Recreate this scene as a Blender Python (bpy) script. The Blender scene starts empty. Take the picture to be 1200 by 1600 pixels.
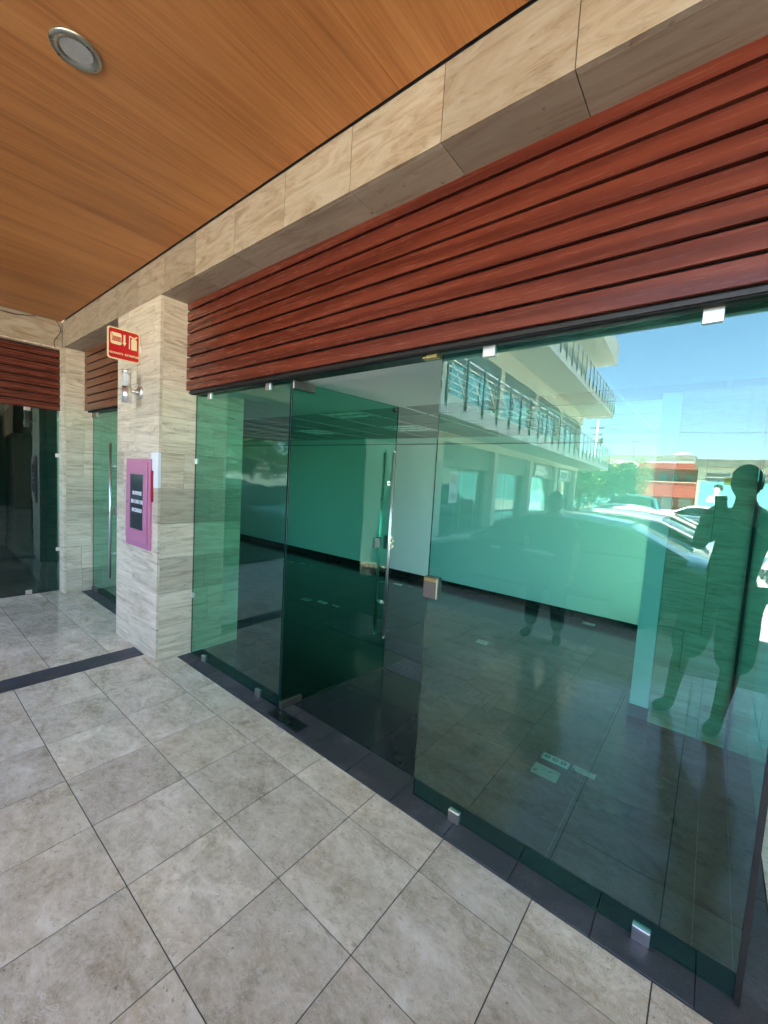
import bpy, bmesh, math, random
from mathutils import Vector, Matrix
random.seed(7)
S = bpy.context.scene
C = S.collection
PI = math.pi

# ------------------------------------------------------------------ camera
F_PX, YAW, PIT, ROL = 640.47, -0.676497, -0.0786055, 0.0587534
fw = Vector((math.sin(YAW)*math.cos(PIT), math.cos(YAW)*math.cos(PIT), math.sin(PIT)))
r0 = fw.cross(Vector((0, 0, 1))).normalized(); u0 = r0.cross(fw)
rt = math.cos(ROL)*r0 + math.sin(ROL)*u0; up = -math.sin(ROL)*r0 + math.cos(ROL)*u0
cd = bpy.data.cameras.new("Camera"); cam = bpy.data.objects.new("camera", cd); C.objects.link(cam)
M = Matrix.Identity(4)
for i in range(3):
    M[i][0] = rt[i]; M[i][1] = up[i]; M[i][2] = -fw[i]
M.translation = Vector((0, 0, 1.6)); cam.matrix_world = M
cd.sensor_fit = 'VERTICAL'; cd.sensor_height = 36.0; cd.lens = F_PX/1600*36.0
cd.clip_start = 0.02; cd.clip_end = 2000
S.camera = cam
S.render.resolution_x = 768; S.render.resolution_y = 1024

# ------------------------------------------------------------------ light
SUN = Vector((-0.26, 0.22, 0.94)).normalized()
w = bpy.data.worlds.new("World"); S.world = w; w.use_nodes = True
nt = w.node_tree; bg = nt.nodes['Background']
sk = nt.nodes.new('ShaderNodeTexSky'); sk.sky_type = 'NISHITA'; sk.sun_disc = False
sk.sun_elevation = math.asin(SUN.z); sk.sun_rotation = math.atan2(SUN.x, SUN.y)
sk.air_density = 1.0; sk.dust_density = .6; sk.ozone_density = 1.5
nt.links.new(sk.outputs[0], bg.inputs[0]); bg.inputs[1].default_value = 0.058
sl = bpy.data.lights.new("sun", 'SUN'); sl.energy = 5.0; sl.angle = math.radians(0.5); sl.color = (1, .93, .80)
so = bpy.data.objects.new("sun", sl); C.objects.link(so)
so.rotation_euler = SUN.to_track_quat('Z', 'Y').to_euler()
S.view_settings.view_transform = 'Standard'; S.view_settings.look = 'None'
S.view_settings.exposure = 4.8; S.view_settings.gamma = 1.0
S.cycles.max_bounces = 12; S.cycles.diffuse_bounces = 6; S.cycles.glossy_bounces = 6
S.cycles.transparent_max_bounces = 24; S.cycles.sample_clamp_indirect = 8

# ------------------------------------------------------------------ materials
def mat(name):
    m = bpy.data.materials.new(name); m.use_nodes = True
    m.node_tree.nodes.clear(); return m, m.node_tree
class N:
    def __init__(s, name):
        s.m, s.t = mat(name); s.out = s.n('OutputMaterial')
    def n(s, k, **kw):
        x = s.t.nodes.new('ShaderNode'+k)
        for a, b in kw.items(): setattr(x, a, b)
        return x
    def l(s, a, b): s.t.links.new(a, b)
    def coord(s, scale=(1, 1, 1), island=True, kind='Object'):
        tc = s.n('TexCoord'); mp = s.n('Mapping'); mp.inputs['Scale'].default_value = scale
        if island:
            g = s.n('NewGeometry'); mu = s.n('VectorMath', operation='MULTIPLY')
            cx = s.n('CombineXYZ'); 
            for k in range(3): s.l(g.outputs['Random Per Island'], cx.inputs[k])
            mu.inputs[1].default_value = (37.1, 53.7, 19.3); s.l(cx.outputs[0], mu.inputs[0])
            ad = s.n('VectorMath', operation='ADD'); s.l(tc.outputs[kind], ad.inputs[0]); s.l(mu.outputs[0], ad.inputs[1])
            s.l(ad.outputs[0], mp.inputs[0])
        else: s.l(tc.outputs[kind], mp.inputs[0])
        return mp.outputs[0]
    def noise(s, v, scale, detail=6, rough=.6, dist=0):
        x = s.n('TexNoise'); x.inputs['Scale'].default_value = scale; x.inputs['Detail'].default_value = detail
        x.inputs['Roughness'].default_value = rough; x.inputs['Distortion'].default_value = dist
        s.l(v, x.inputs['Vector']); return x.outputs['Fac']
    def ramp(s, f, stops):
        x = s.n('ValToRGB'); e = x.color_ramp.elements
        while len(e) < len(stops): e.new(.5)
        for k, (p, c) in enumerate(stops): e[k].position = p; e[k].color = (*c, 1)
        s.l(f, x.inputs[0]); return x.outputs[0]
    def mix(s, f, a, b, mode='MIX'):
        x = s.n('Mix', data_type='RGBA', blend_type=mode)
        for sock, v in ((x.inputs[0], f), (x.inputs[6], a), (x.inputs[7], b)):
            if hasattr(v, 'is_output'): s.l(v, sock)
            else: sock.default_value = v if not isinstance(v, tuple) else (*v, 1)
        return x.outputs[2]
    def mr(s, f, a, b, c, d):
        x = s.n('MapRange'); s.l(f, x.inputs[0])
        for k, v in enumerate((a, b, c, d)): x.inputs[k+1].default_value = v
        return x.outputs[0]
    def pbr(s, col, rough=.5, metal=0, spec=.5, bump=None, bstr=.2, bdist=.002, coat=0, alpha=None):
        p = s.n('BsdfPrincipled')
        for sock, v in ((p.inputs['Base Color'], col), (p.inputs['Roughness'], rough)):
            if hasattr(v, 'is_output'): s.l(v, sock)
            else: sock.default_value = v if not isinstance(v, tuple) else (*v, 1)
        p.inputs['Metallic'].default_value = metal; p.inputs['Specular IOR Level'].default_value = spec
        p.inputs['Coat Weight'].default_value = coat; p.inputs['Coat Roughness'].default_value = .05
        if bump is not None:
            b = s.n('Bump'); b.inputs['Strength'].default_value = bstr; b.inputs['Distance'].default_value = bdist
            s.l(bump, b.inputs['Height']); s.l(b.outputs[0], p.inputs['Normal'])
        s.l(p.outputs[0], s.out.inputs[0]); s.p = p; return s.m

def simple(name, col, rough=.5, metal=0, spec=.5, var=.12, sc=6, coat=0):
    a = N(name); v = a.coord((1, 1, 1), False); f = a.noise(v, sc, 5)
    c = a.mix(f, tuple(x*(1-var) for x in col), tuple(min(1, x*(1+var)) for x in col))
    r = a.mr(a.noise(v, sc*2.3, 4), .3, .7, max(.02, rough*.8), min(1, rough*1.2))
    return a.pbr(c, r, metal, spec, coat=coat)

def travertine(name, dark, mid, light, vein=(1.2, 1.2, 22), rough=.45, swap=.5):
    a = N(name); v = a.coord(vein); g = a.n('NewGeometry')
    f = a.noise(v, 1.3, 10, .70, 1.6)
    c = a.ramp(f, [(.34, dark), (.47, mid), (.62, light)])
    v2 = a.coord((1, 1, 1)); blot = a.noise(v2, 5, 7, .65, .6)
    c = a.mix(a.mr(blot, .35, .75, 0, .45), c, light)
    tone = a.ramp(g.outputs['Random Per Island'], [(0, (.70, .67, .63)), (.15, (1.02, 1.0, .97)), (.4, (.88, .85, .81)), (.6, (1.06, 1.04, 1.0)), (.8, (.94, .90, .84)), (1, (1.08, 1.06, 1.04))])
    c = a.mix(1.0, c, tone, 'MULTIPLY')
    v3 = a.coord((7, 7, 40)); pit = a.noise(v3, 4, 4, .5); pm = a.mr(pit, .66, .74, 0, .8)
    c = a.mix(pm, c, tuple(x*.45 for x in dark))
    at = a.n('Attribute', attribute_name='tone'); c = a.mix(a.mr(at.outputs['Fac'], 0, 1, 0, 1), c, a.mix(.62, c, (.16, .12, .085)))
    return a.pbr(c, a.mr(f, .2, .8, rough*1.15, rough*.8), 0, .4, bump=a.mr(pit, .6, .74, 1, 0), bstr=.35, bdist=.002)
M_TRAV = travertine('travertine', (.40, .31, .21), (.64, .54, .41), (.80, .71, .57), vein=(1.5, 1.5, 14))
M_TRAVX = travertine('travertine_beam', (.38, .25, .135), (.76, .60, .41), (.96, .87, .71), vein=(2.4, 2.4, 12))
M_TRAVY = travertine('travertine_beam_side', (.38, .25, .135), (.76, .60, .41), (.96, .87, .71), vein=(2.4, 2.4, 12))
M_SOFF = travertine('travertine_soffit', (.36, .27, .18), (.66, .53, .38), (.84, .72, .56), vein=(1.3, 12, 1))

def floor_tile():
    a = N('travertine_floor_tile'); g = a.n('NewGeometry')
    v = a.coord((1, 1.5, 1)); f = a.noise(v, 4.5, 12, .74, .45); f2 = a.noise(v, 24, 8, .78, .3); f3 = a.noise(a.coord((1, 2.4, 1)), 2.0, 5, .6, .8)
    c = a.ramp(f, [(.30, (.38, .305, .19)), (.44, (.59, .505, .36)), (.56, (.73, .64, .48)), (.70, (.90, .83, .68))])
    c = a.mix(a.mr(f2, .50, .60, 0, .5), c, (.80, .74, .62))
    c = a.mix(a.mr(f2, .34, .44, .6, 0), c, (.33, .27, .19))
    c = a.mix(a.mr(f3, .55, .8, 0, .35), c, (.36, .29, .21))
    tone = a.ramp(g.outputs['Random Per Island'], [(0, (.86, .85, .85)), (.4, (.97, .97, .97)), (.7, (1.08, 1.07, 1.06)), (1, (.93, .90, .86))])
    c = a.mix(1.0, c, tone, 'MULTIPLY')
    vein = a.noise(a.coord((1, 2.2, 1)), 6, 6, .6, 2.2)
    ab = a.n('Math', operation='SUBTRACT'); a.l(vein, ab.inputs[0]); ab.inputs[1].default_value = .5
    ab2 = a.n('Math', operation='ABSOLUTE'); a.l(ab.outputs[0], ab2.inputs[0]); br = a.noise(v, 3, 3, .5)
    ab3 = a.n('Math', operation='MULTIPLY'); a.l(a.mr(ab2.outputs[0], 0, .012, .75, 0), ab3.inputs[0]); a.l(a.mr(br, .45, .6, 0, 1), ab3.inputs[1])
    c = a.mix(ab3.outputs[0], c, (.80, .76, .69))
    ab4 = a.n('Math', operation='MULTIPLY'); vd = a.noise(a.coord((1.6, 1, 1)), 9, 6, .65, 1.4)
    ab5 = a.n('Math', operation='SUBTRACT'); a.l(vd, ab5.inputs[0]); ab5.inputs[1].default_value = .5
    ab6 = a.n('Math', operation='ABSOLUTE'); a.l(ab5.outputs[0], ab6.inputs[0])
    a.l(a.mr(ab6.outputs[0], 0, .010, .6, 0), ab4.inputs[0]); a.l(a.mr(br, .40, .52, 1, 0), ab4.inputs[1])
    c = a.mix(ab4.outputs[0], c, (.24, .19, .14))
    pit = a.noise(a.coord((1, 1, 1)), 60, 3, .5)
    c = a.mix(a.mr(pit, .69, .74, 0, .6), c, (.15, .13, .10))
    return a.pbr(c, a.mr(f, .3, .75, .06, .17), 0, .5, bump=a.mr(pit, .5, .74, 1, 0), bstr=.12, bdist=.001)
M_FTILE = floor_tile()
def dark_tile(name, base, rough=.2, island=True):
    a = N(name); g = a.n('NewGeometry'); v = a.coord((1, 1, 1), island)
    f = a.noise(v, 7, 8, .7); f2 = a.noise(v, 2.2, 5, .6, .5)
    c = a.mix(f, tuple(x*.7 for x in base), tuple(x*1.45 for x in base))
    c = a.mix(a.mr(f2, .5, .8, 0, .35), c, tuple(min(1, x*2.4) for x in base))
    return a.pbr(c, a.mr(f2, .3, .7, rough*.8, rough*1.5), 0, .5, bump=f, bstr=.06, bdist=.002)
M_DTILE = dark_tile('dark_floor_tile', (.022, .024, .026), .14)
def basalt():
    a = N('dark_basalt'); v = a.coord((1, 1, 1), True); f = a.noise(v, 90, 6, .75); d = a.noise(a.coord((1, 1, 1), False), 3.2, 7, .7, .4)
    c = a.mix(f, (.030, .030, .033), (.075, .075, .082)); c = a.mix(a.mr(d, .50, .72, 0, .75), c, (.17, .165, .17))
    c = a.mix(a.mr(a.noise(v, 260, 3, .6), .62, .72, 0, .6), c, (.28, .28, .29))
    return a.pbr(c, a.mr(d, .4, .7, .38, .75), 0, .45, bump=f, bstr=.25, bdist=.002)
M_DSTONE = basalt()
M_GROUT = simple('grout', (.10, .09, .08), .8)
M_DGROUT = simple('dark_grout', (.13, .12, .115), .8)

def wood(name, axis, dark, mid, light, rough, fine=70, coarse=9, figure=0, spec=.5, str_=.035):
    # grain runs along `axis`
    a = N(name)
    sc = [1.0, 1.0, 1.0]; sc[axis] = str_
    v = a.coord(tuple(sc)); f = a.noise(v, fine, 6, .7); g2 = a.noise(v, coarse, 4, .55, .3)
    sc2 = [1.0, 1.0, 1.0]; sc2[axis] = .12
    v2 = a.coord(tuple(sc2)); wv = a.n('TexWave', wave_type='RINGS', rings_direction='X' if axis != 0 else 'Y'); wv.inputs['Scale'].default_value = 4.0
    wv.inputs['Distortion'].default_value = 7; wv.inputs['Detail'].default_value = 3; wv.inputs['Detail Scale'].default_value = 1.3; a.l(v2, wv.inputs['Vector'])
    k = a.mix(.45, f, g2); k = a.mix(figure, k, wv.outputs['Fac'])
    c = a.ramp(k, [(.30, dark), (.5, mid), (.72, light)])
    return a.pbr(c, a.mr(f, .3, .7, rough*.85, rough*1.2), 0, spec, bump=f, bstr=.05, bdist=.001)
M_CEIL = wood('oak_ceiling', 1, (.29, .10, .028), (.52, .20, .058), (.66, .30, .10), .42, fine=60, coarse=7, figure=.05, spec=.35)
M_SLAT = wood('red_wood_slat', 0, (.082, .013, .0065), (.120, .021, .0105), (.165, .034, .017), .25, fine=110, coarse=30, figure=.3, str_=.04)
M_SLATY = wood('red_wood_slat_side', 1, (.06, .010, .006), (.12, .022, .011), (.17, .040, .020), .27, fine=95, coarse=30, figure=.22)
M_BLACK = simple('black_backing', (.003, .003, .003), .9)
M_HEAD = simple('bronze_frame', (.028, .024, .021), .35, .3)
M_STEEL = simple('brushed_steel', (.85, .84, .82), .33, 1.0, var=.02, sc=2)
M_DSTEEL = simple('worn_steel', (.30, .27, .25), .35, 1.0, sc=20)
M_BRASS = simple('brass', (.75, .55, .22), .3, 1.0)
M_WHITE = simple('white_wall', (.86, .87, .86), .75, var=.03, sc=3)
M_PLASTER = simple('white_plaster', (.80, .80, .78), .8, var=.04, sc=9)
M_GREYW = simple('grey_wall', (.33, .31, .30), .8, var=.1, sc=2)
M_CTILE = simple('ceiling_tile', (.42, .42, .41), .85, var=.04, sc=20)
M_TBAR = simple('ceiling_bar', (.52, .52, .51), .5)
M_BASE = simple('dark_baseboard', (.016, .014, .013), .3)
M_RUB = simple('black_rubber', (.010, .010, .010), .5)
M_EDGE = simple('glass_edge', (.008, .04, .032), .12)
M_FROST = simple('frosted_lens', (.55, .54, .52), .25)

def glass(name, tint, ior=1.75, wav=.0):
    a = N(name); fr = a.n('Fresnel'); fr.inputs[0].default_value = ior
    g = a.n('NewGeometry'); inv = a.n('Math', operation='SUBTRACT'); inv.inputs[0].default_value = 1; a.l(g.outputs['Backfacing'], inv.inputs[1])
    mu = a.n('Math', operation='MULTIPLY'); a.l(fr.outputs[0], mu.inputs[0]); a.l(inv.outputs[0], mu.inputs[1])
    tr = a.n('BsdfTransparent'); tr.inputs[0].default_value = (*[math.sqrt(x) for x in tint], 1)
    gl = a.n('BsdfAnisotropic'); gl.inputs['Color'].default_value = (.74, .96, .95, 1); gl.inputs['Roughness'].default_value = 0
    if wav:
        b = a.n('Bump'); b.inputs['Strength'].default_value = wav; b.inputs['Distance'].default_value = .004
        a.l(a.noise(a.coord((1, 1, 1), False), 1.3, 1, .4), b.inputs['Height']); a.l(b.outputs[0], gl.inputs['Normal'])
    ms = a.n('MixShader'); a.l(mu.outputs[0], ms.inputs[0]); a.l(tr.outputs[0], ms.inputs[1]); a.l(gl.outputs[0], ms.inputs[2])
    a.l(ms.outputs[0], a.out.inputs[0]); return a.m
M_GLASS = glass('green_tinted_glass', (.26, .66, .57), 2.05, .0)
M_GLASSD = glass('green_door_glass', (.21, .64, .50), 1.17)
M_CLEAR = glass('shop_window_glass', (.25, .55, .50), 2.3)

# ------------------------------------------------------------------ mesh helpers
class MB:
    def __init__(s): s.bm = bmesh.new(); s.tone = {}
    def box(s, x0, x1, y0, y1, z0, z1, mi=0, bev=0):
        vs = [s.bm.verts.new((x, y, z)) for x in (x0, x1) for y in (y0, y1) for z in (z0, z1)]
        fs = []
        for q in ((0, 1, 3, 2), (4, 6, 7, 5), (0, 4, 5, 1), (2, 3, 7, 6), (0, 2, 6, 4), (1, 5, 7, 3)):
            f = s.bm.faces.new([vs[i] for i in q]); f.material_index = mi; fs.append(f)
        if bev:
            es = list({e for f in fs for e in f.edges})
            bmesh.ops.bevel(s.bm, geom=es, offset=bev, segments=1, affect='EDGES', material=mi)
        return fs
    def obox(s, c, ax, ay, az, mi=0):
        c, ax, ay, az = map(Vector, (c, ax, ay, az))
        vs = [s.bm.verts.new(c+i*ax+j*ay+k*az) for i in (-1, 1) for j in (-1, 1) for k in (-1, 1)]
        for q in ((0, 1, 3, 2), (4, 6, 7, 5), (0, 4, 5, 1), (2, 3, 7, 6), (0, 2, 6, 4), (1, 5, 7, 3)):
            f = s.bm.faces.new([vs[i] for i in q]); f.material_index = mi
    def tube(s, p, q, r, r2=None, n=10, mi=0, caps=True):
        p, q = Vector(p), Vector(q); d = (q-p).normalized(); r2 = r if r2 is None else r2
        a = d.orthogonal().normalized(); b = d.cross(a)
        A = []; B = []
        for k in range(n):
            t = 2*PI*k/n; o = math.cos(t)*a+math.sin(t)*b
            A.append(s.bm.verts.new(p+o*r)); B.append(s.bm.verts.new(q+o*r2))
        for k in range(n):
            f = s.bm.faces.new((A[k], A[(k+1) % n], B[(k+1) % n], B[k])); f.smooth = n > 6; f.material_index = mi
        if caps:
            f = s.bm.faces.new(A[::-1]); f.material_index = mi; f = s.bm.faces.new(B); f.material_index = mi
    def path(s, pts, r, n=8, mi=0):
        for a, b in zip(pts, pts[1:]): s.tube(a, b, r, n=n, mi=mi)
    def lathe(s, prof, c, axis='Z', n=24, mi=0):
        c = Vector(c); rings = []
        for (r, h) in prof:
            ring = []
            for k in range(n):
                t = 2*PI*k/n; x, y = r*math.cos(t), r*math.sin(t)
                v = {'Z': (x, y, h), 'Y': (x, h, y), 'X': (h, x, y)}[axis]
                ring.append(s.bm.verts.new(c+Vector(v)))
            rings.append(ring)
        for A, B in zip(rings, rings[1:]):
            for k in range(n):
                f = s.bm.faces.new((A[k], A[(k+1) % n], B[(k+1) % n], B[k])); f.smooth = True; f.material_index = mi
        for R in (rings[0], rings[-1]):
            try:
                f = s.bm.faces.new(R); f.material_index = mi
            except Exception: pass
    def quad(s, a, b, c, d, mi=0):
        f = s.bm.faces.new([s.bm.verts.new(Vector(v)) for v in (a, b, c, d)]); f.material_index = mi; return f
    def poly(s, pts, n, thick, mi=0):
        n = Vector(n); A = [s.bm.verts.new(Vector(p)) for p in pts]; B = [s.bm.verts.new(Vector(p)+n*thick) for p in pts]
        s.bm.faces.new(A[::-1]).material_index = mi; s.bm.faces.new(B).material_index = mi
        for k in range(len(A)):
            s.bm.faces.new((A[k], A[(k+1) % len(A)], B[(k+1) % len(A)], B[k])).material_index = mi
    def build(s, name, mats, parent=None, recalc=True, tone=False):
        if recalc: bmesh.ops.recalc_face_normals(s.bm, faces=s.bm.faces[:])
        me = bpy.data.meshes.new(name); s.bm.to_mesh(me); s.bm.free()
        for m in (mats if isinstance(mats, (list, tuple)) else [mats]): me.materials.append(m)
        o = bpy.data.objects.new(name, me); C.objects.link(o); o.parent = parent
        return o
def thing(name, label, cat, loc=(0, 0, 0), rz=0, group=None):
    o = bpy.data.objects.new(name, None); C.objects.link(o); o.location = loc; o.rotation_euler = (0, 0, rz)
    o.empty_display_size = .2
    o['label'] = label; o['category'] = cat
    if group: o['group'] = group
    return o
def tag(o, label, cat, group=None):
    o['label'] = label; o['category'] = cat
    if group: o['group'] = group
    return o
def struct(name, mb, m, kind='structure'):
    o = mb.build(name, m); o['kind'] = kind; return o
def kids(o): return [c for c in bpy.data.objects if c.parent == o]
def copy_tree(o, parent=None):
    c = o.copy(); C.objects.link(c); c.parent = parent
    for k in kids(o): copy_tree(k, c)
    return c
def text_part(name, body, size, mat_, parent, mtx, ext=.0008, align='CENTER', bold=.0):
    cu = bpy.data.curves.new(name, 'FONT'); cu.body = body; cu.size = size; cu.extrude = ext; cu.align_x = align; cu.align_y = 'CENTER'; cu.offset = bold
    cu.resolution_u = 2
    to = bpy.data.objects.new(name+'_tmp', cu); C.objects.link(to)
    dg = bpy.context.evaluated_depsgraph_get(); me = bpy.data.meshes.new_from_object(to.evaluated_get(dg)); me.name = name
    bpy.data.objects.remove(to); me.transform(mtx); me.materials.clear(); me.materials.append(mat_)
    o = bpy.data.objects.new(name, me); C.objects.link(o); o.parent = parent; return o
def frame(o, x, y, z):   # matrix from axes
    m = Matrix.Identity(4)
    for i in range(3): m[i][0], m[i][1], m[i][2], m[i][3] = Vector(x)[i], Vector(y)[i], Vector(z)[i], Vector(o)[i]
    return m

def slabs(mb, plane, p0, a0, a1, b0, b1, wid, hei, t=.02, gap=.0025, stagger=True, sgn=-1, seed=1, skip=None, tone=None):
    """clad a rectangle with stone slabs. plane: 'Y' (a = X, b = Z, slab grows sgn*t from p0), 'X' (a = Y, b = Z), 'Z' (a = X, b = Y)"""
    rnd = random.Random(seed); lay = mb.bm.loops.layers.float_color.get('tone') or mb.bm.loops.layers.float_color.new('tone')
    b = b0; row = 0
    while b < b1-1e-4:
        h = hei[row % len(hei)] if isinstance(hei, (list, tuple)) else hei
        bb = min(b+h, b1); 
        if b1-bb < .03: bb = b1
        off = (rnd.uniform(.25, .75)*wid if stagger else 0)
        a = a0; first = True
        while a < a1-1e-4:
            aa = a + ((wid-off) if (first and off) else wid); first = False
            if a1-aa < wid*.12: aa = a1
            aa = min(aa, a1)
            if not (skip and skip(.5*(a+aa), .5*(b+bb))):
                j = rnd.uniform(0, .0012); q = p0+sgn*(t+j); lo, hi = min(p0, q), max(p0, q)
                g = gap/2
                if plane == 'Y': fs = mb.box(a+g, aa-g, lo, hi, b+g, bb-g)
                elif plane == 'X': fs = mb.box(lo, hi, a+g, aa-g, b+g, bb-g)
                else: fs = mb.box(a+g, aa-g, b+g, bb-g, lo, hi)
                tv = tone(.5*(a+aa), .5*(b+bb)) if tone else 0
                for f in fs:
                    for lp in f.loops: lp[lay] = (tv, tv, tv, 1)
            a = aa
        b = bb; row += 1

# ================================================================== GROUND
mb = MB(); mb.quad((-400, -400, -.2), (400, -400, -.2), (400, 400, -.2), (-400, 400, -.2))
a = N('asphalt'); v = a.coord((1, 1, 1), False); f = a.noise(v, .35, 8, .7); f2 = a.noise(v, 60, 4, .6)
c = a.mix(f, (.33, .305, .26), (.47, .44, .38)); c = a.mix(a.mr(f2, .3, .7, 0, .5), c, (.16, .155, .15))
M_ASPH = a.pbr(c, .85, bump=f2, bstr=.3, bdist=.004)
struct('parking_lot', mb, M_ASPH)
mb = MB()
M_LINE = simple('road_paint', (.72, .70, .62), .7, sc=20)
for k in range(8):
    y = -1.75-2.75*k
    mb.box(-4.3, .4, y-.05, y+.05, -.199, -.196)
struct('parking_markings', mb, M_LINE)
# walkway: outer tiles over a grout bed
mb = MB(); mb.box(-6.3, 9, -1.26, 1.575, -.3, -.004); mb.box(-9, -6.3, -30, 1.575, -.3, -.006)
mb.box(-6.3, -4.5, -30, -1.26, -.3, -.004)
struct('walkway_base', mb, M_GROUT)
mb = MB(); rnd = random.Random(3)
xs = [3.2-.3977*k for k in range(0, 30)]
x0 = -.8067
xs = sorted({round(x0+.3977*k, 4) for k in range(-7, 22)})
xs = [x for x in xs if x > -3.5]; xs = [-3.645]+xs[0:]
ys = [1.573]+[1.3687-.4024*k for k in range(0, 7)]; ys[-1] = -1.26
G = .0022
for i in range(len(xs)-1):
    for j in range(len(ys)-1):
        dz = rnd.uniform(0, .0006)
        mb.box(xs[i]+G, xs[i+1]-G, ys[j+1]+G, ys[j]-G, -.003, dz, bev=0)
xl = [-3.862-.3977*k for k in range(0, 7)]; xl[-1] = -6.2
ysl = [1.573, 1.21, .81, .41, .01, -.39, -.79, -1.26]
for i in range(len(xl)-1):
    for j in range(len(ysl)-1):
        mb.box(xl[i+1]+G, xl[i]-G, ysl[j+1]+G, ysl[j]-G, -.003, rnd.uniform(0, .0006))
for k in range(70):
    y = -1.26-.41*k
    for xx in (-6.3, -5.86, -5.42, -4.98):
        mb.box(xx+G, xx+.44-G, y-.41+G, y-G, -.003, rnd.uniform(0, .0006))
struct('walkway', mb, M_FTILE)
mb = MB()
for k in range(5): mb.box(-3.859, -3.648, -1.26+.565*k+.002, -1.26+.565*(k+1)-.002, -.003, .0008)
struct('dark_floor_band', mb, M_DSTONE)
# threshold
mb = MB(); mb.box(-9, .31, 1.575, 1.80, -.3, -.006); struct('threshold_base', mb, M_DGROUT)
mb = MB(); x = -6.0
while x < .0:
    mb.box(x+.002, x+.305-.002, 1.577, 1.80-.002, -.004, .002+rnd.uniform(0, .0012), bev=.0015); x += .305
mb.box(x+.002, .31, 1.577, 1.80-.002, -.004, .002)
for k in range(5): mb.box(.205, .31, 1.802+.4*k, 2.198+.4*k, -.004, .0025)
struct('threshold', mb, M_DSTONE)
mb = MB(); mb.box(.312, 7, 1.577, 12, -.3, -.006); struct('passage_base', mb, M_GROUT)
mb = MB()
for i in range(16):
    for j in range(24): mb.box(.314+.4*i+G, .314+.4*(i+1)-G, 1.58+.4*j+G, 1.58+.4*(j+1)-G, -.004, rnd.uniform(0, .0006))
struct('passage_floor', mb, M_FTILE)
# interior floor
mb = MB(); mb.box(-12, .203, 1.80, 6.2, -.3, -.006); struct('shop_floor_base', mb, M_DGROUT)
mb = MB()
xs = [-1.46+.515*k for k in range(-19, 4)]+[.200]; ys = [1.802]+[2.28+.515*k for k in range(0, 9)]
for i in range(len(xs)-1):
    for j in range(len(ys)-1):
        mb.box(xs[i]+.0018, xs[i+1]-.0018, ys[j]+.0018, ys[j+1]-.0018, -.004, rnd.uniform(0, .0005))
struct('shop_floor', mb, M_DTILE)

# ================================================================== MAIN BUILDING
BLD = thing('arcade_building', 'travertine clad shopping arcade with wooden ceiling, red slats and green glass shopfront', 'building', (0, 1.4, 0))
BLD_OFF = Vector((0, -1.4, 0))
def part(name, mb, m, parent=BLD):
    o = mb.build(name, m, parent)
    if parent is BLD: o.location = BLD_OFF
    return o
ROWH = [.285]
def pillar(x0, x1, y0, y1, z1, seed, name='pillar', tone=None, skipf=None, left=True, right=True):
    t = .02
    mb = MB(); mb.box(x0+t, x1-t, y0+t, y1-t, 0, z1+.3); part('pillar_core', mb, M_DGROUT)
    mb = MB()
    slabs(mb, 'Y', y0+t, x0, x1, .0, z1, .58, ROWH, seed=seed, skip=skipf)
    if right: slabs(mb, 'X', x1-t, y0+t, y1, .0, z1, .6, ROWH, sgn=1, seed=seed+1, tone=tone)
    if left: slabs(mb, 'X', x0+t, y0+t, y1, .0, z1, .6, ROWH, sgn=-1, seed=seed+2)
    return part(name, mb, M_TRAV)
tone1 = lambda a, b: .62 if (1.14 < b < 1.425) else (.35 if 0.57 < b < .86 else (.15 if b > 2.28 else 0))
pil = pillar(-4.30, -3.42, 1.40, 2.13, 2.905, 11, tone=tone1, skipf=lambda a, b: a > -3.75 and 1.43 < b < 1.7)
mb = MB(); mb.box(-3.555, -3.4202, 1.3965, 1.4195, 1.427, 1.709, bev=.001); part('plaster_patch', mb, M_PLASTER)
mb = MB(); lay = None
slabs(mb, 'Y', 1.42, -3.86, -3.557, 1.425, 1.71, .31, [.285], seed=5, stagger=False); part('pillar_slab', mb, M_TRAV)
pillar(-6.20, -6.00, 1.40, 2.13, 2.905, 21, left=False)
# interior stone column
mb = MB(); mb.box(-.21, .28, 3.42, 3.62, 0, 3.3); part('pillar_core', mb, M_DGROUT)
mb = MB(); slabs(mb, 'Y', 3.42, -.228, .30, .0, 3.3, .5, [.42, .285, .6], seed=41, tone=lambda a, b: .45); part('pillar', mb, M_TRAV)
mb = MB(); mb.box(-.345, -.23, 3.405, 3.66, .09, 2.3); mb.box(-.345, -.23, 3.66, 5.5, .09, .25); mb.box(-.345, -.23, 5.44, 5.5, .25, 2.3); part('wall', mb, M_WHITE)
mb = MB(); mb.box(-.30, -.27, 3.66, 3.70, .25, 2.3); mb.box(-.30, -.27, 5.40, 5.44, .25, 2.3); mb.box(-.30, -.27, 4.53, 4.57, .25, 2.3); mb.box(-.30, -.27, 3.70, 5.40, .25, .29); part('added_window_frame', mb, M_HEAD)  # unseen window, added to let daylight onto the dim back wall
mb = MB(); mb.box(1.6, 1.8, 3.62, 6.2, 0, 7); mb.box(-.23, 1.8, 6.2, 6.4, 0, 3.6); mb.box(.3, 1.6, 3.605, 3.62, 0, 7); part('added_light_well', mb, simple('mint_bounce_wall', (.56, .78, .74), .85))  # unseen well added to bounce daylight indoors; mint blends its reflection in the door
mb = MB(); mb.box(.3, 4.6, 1.66, 3.6, 3.0, 3.3); mb.box(1.8, 4.6, 3.6, 12, 3.0, 3.3); mb.box(.9, 4.6, 1.42, 1.66, 2.2, 2.92); part('passage_roof', mb, simple('passage_timber', (.16, .07, .035), .7))  # unseen rear span added to shut out a bright slit in reflections
mb = MB(); mb.box(-.352, -.23, 3.398, 5.49, .002, .09); part('baseboard', mb, simple('grey_baseboard', (.07, .07, .068), .5))
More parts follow.
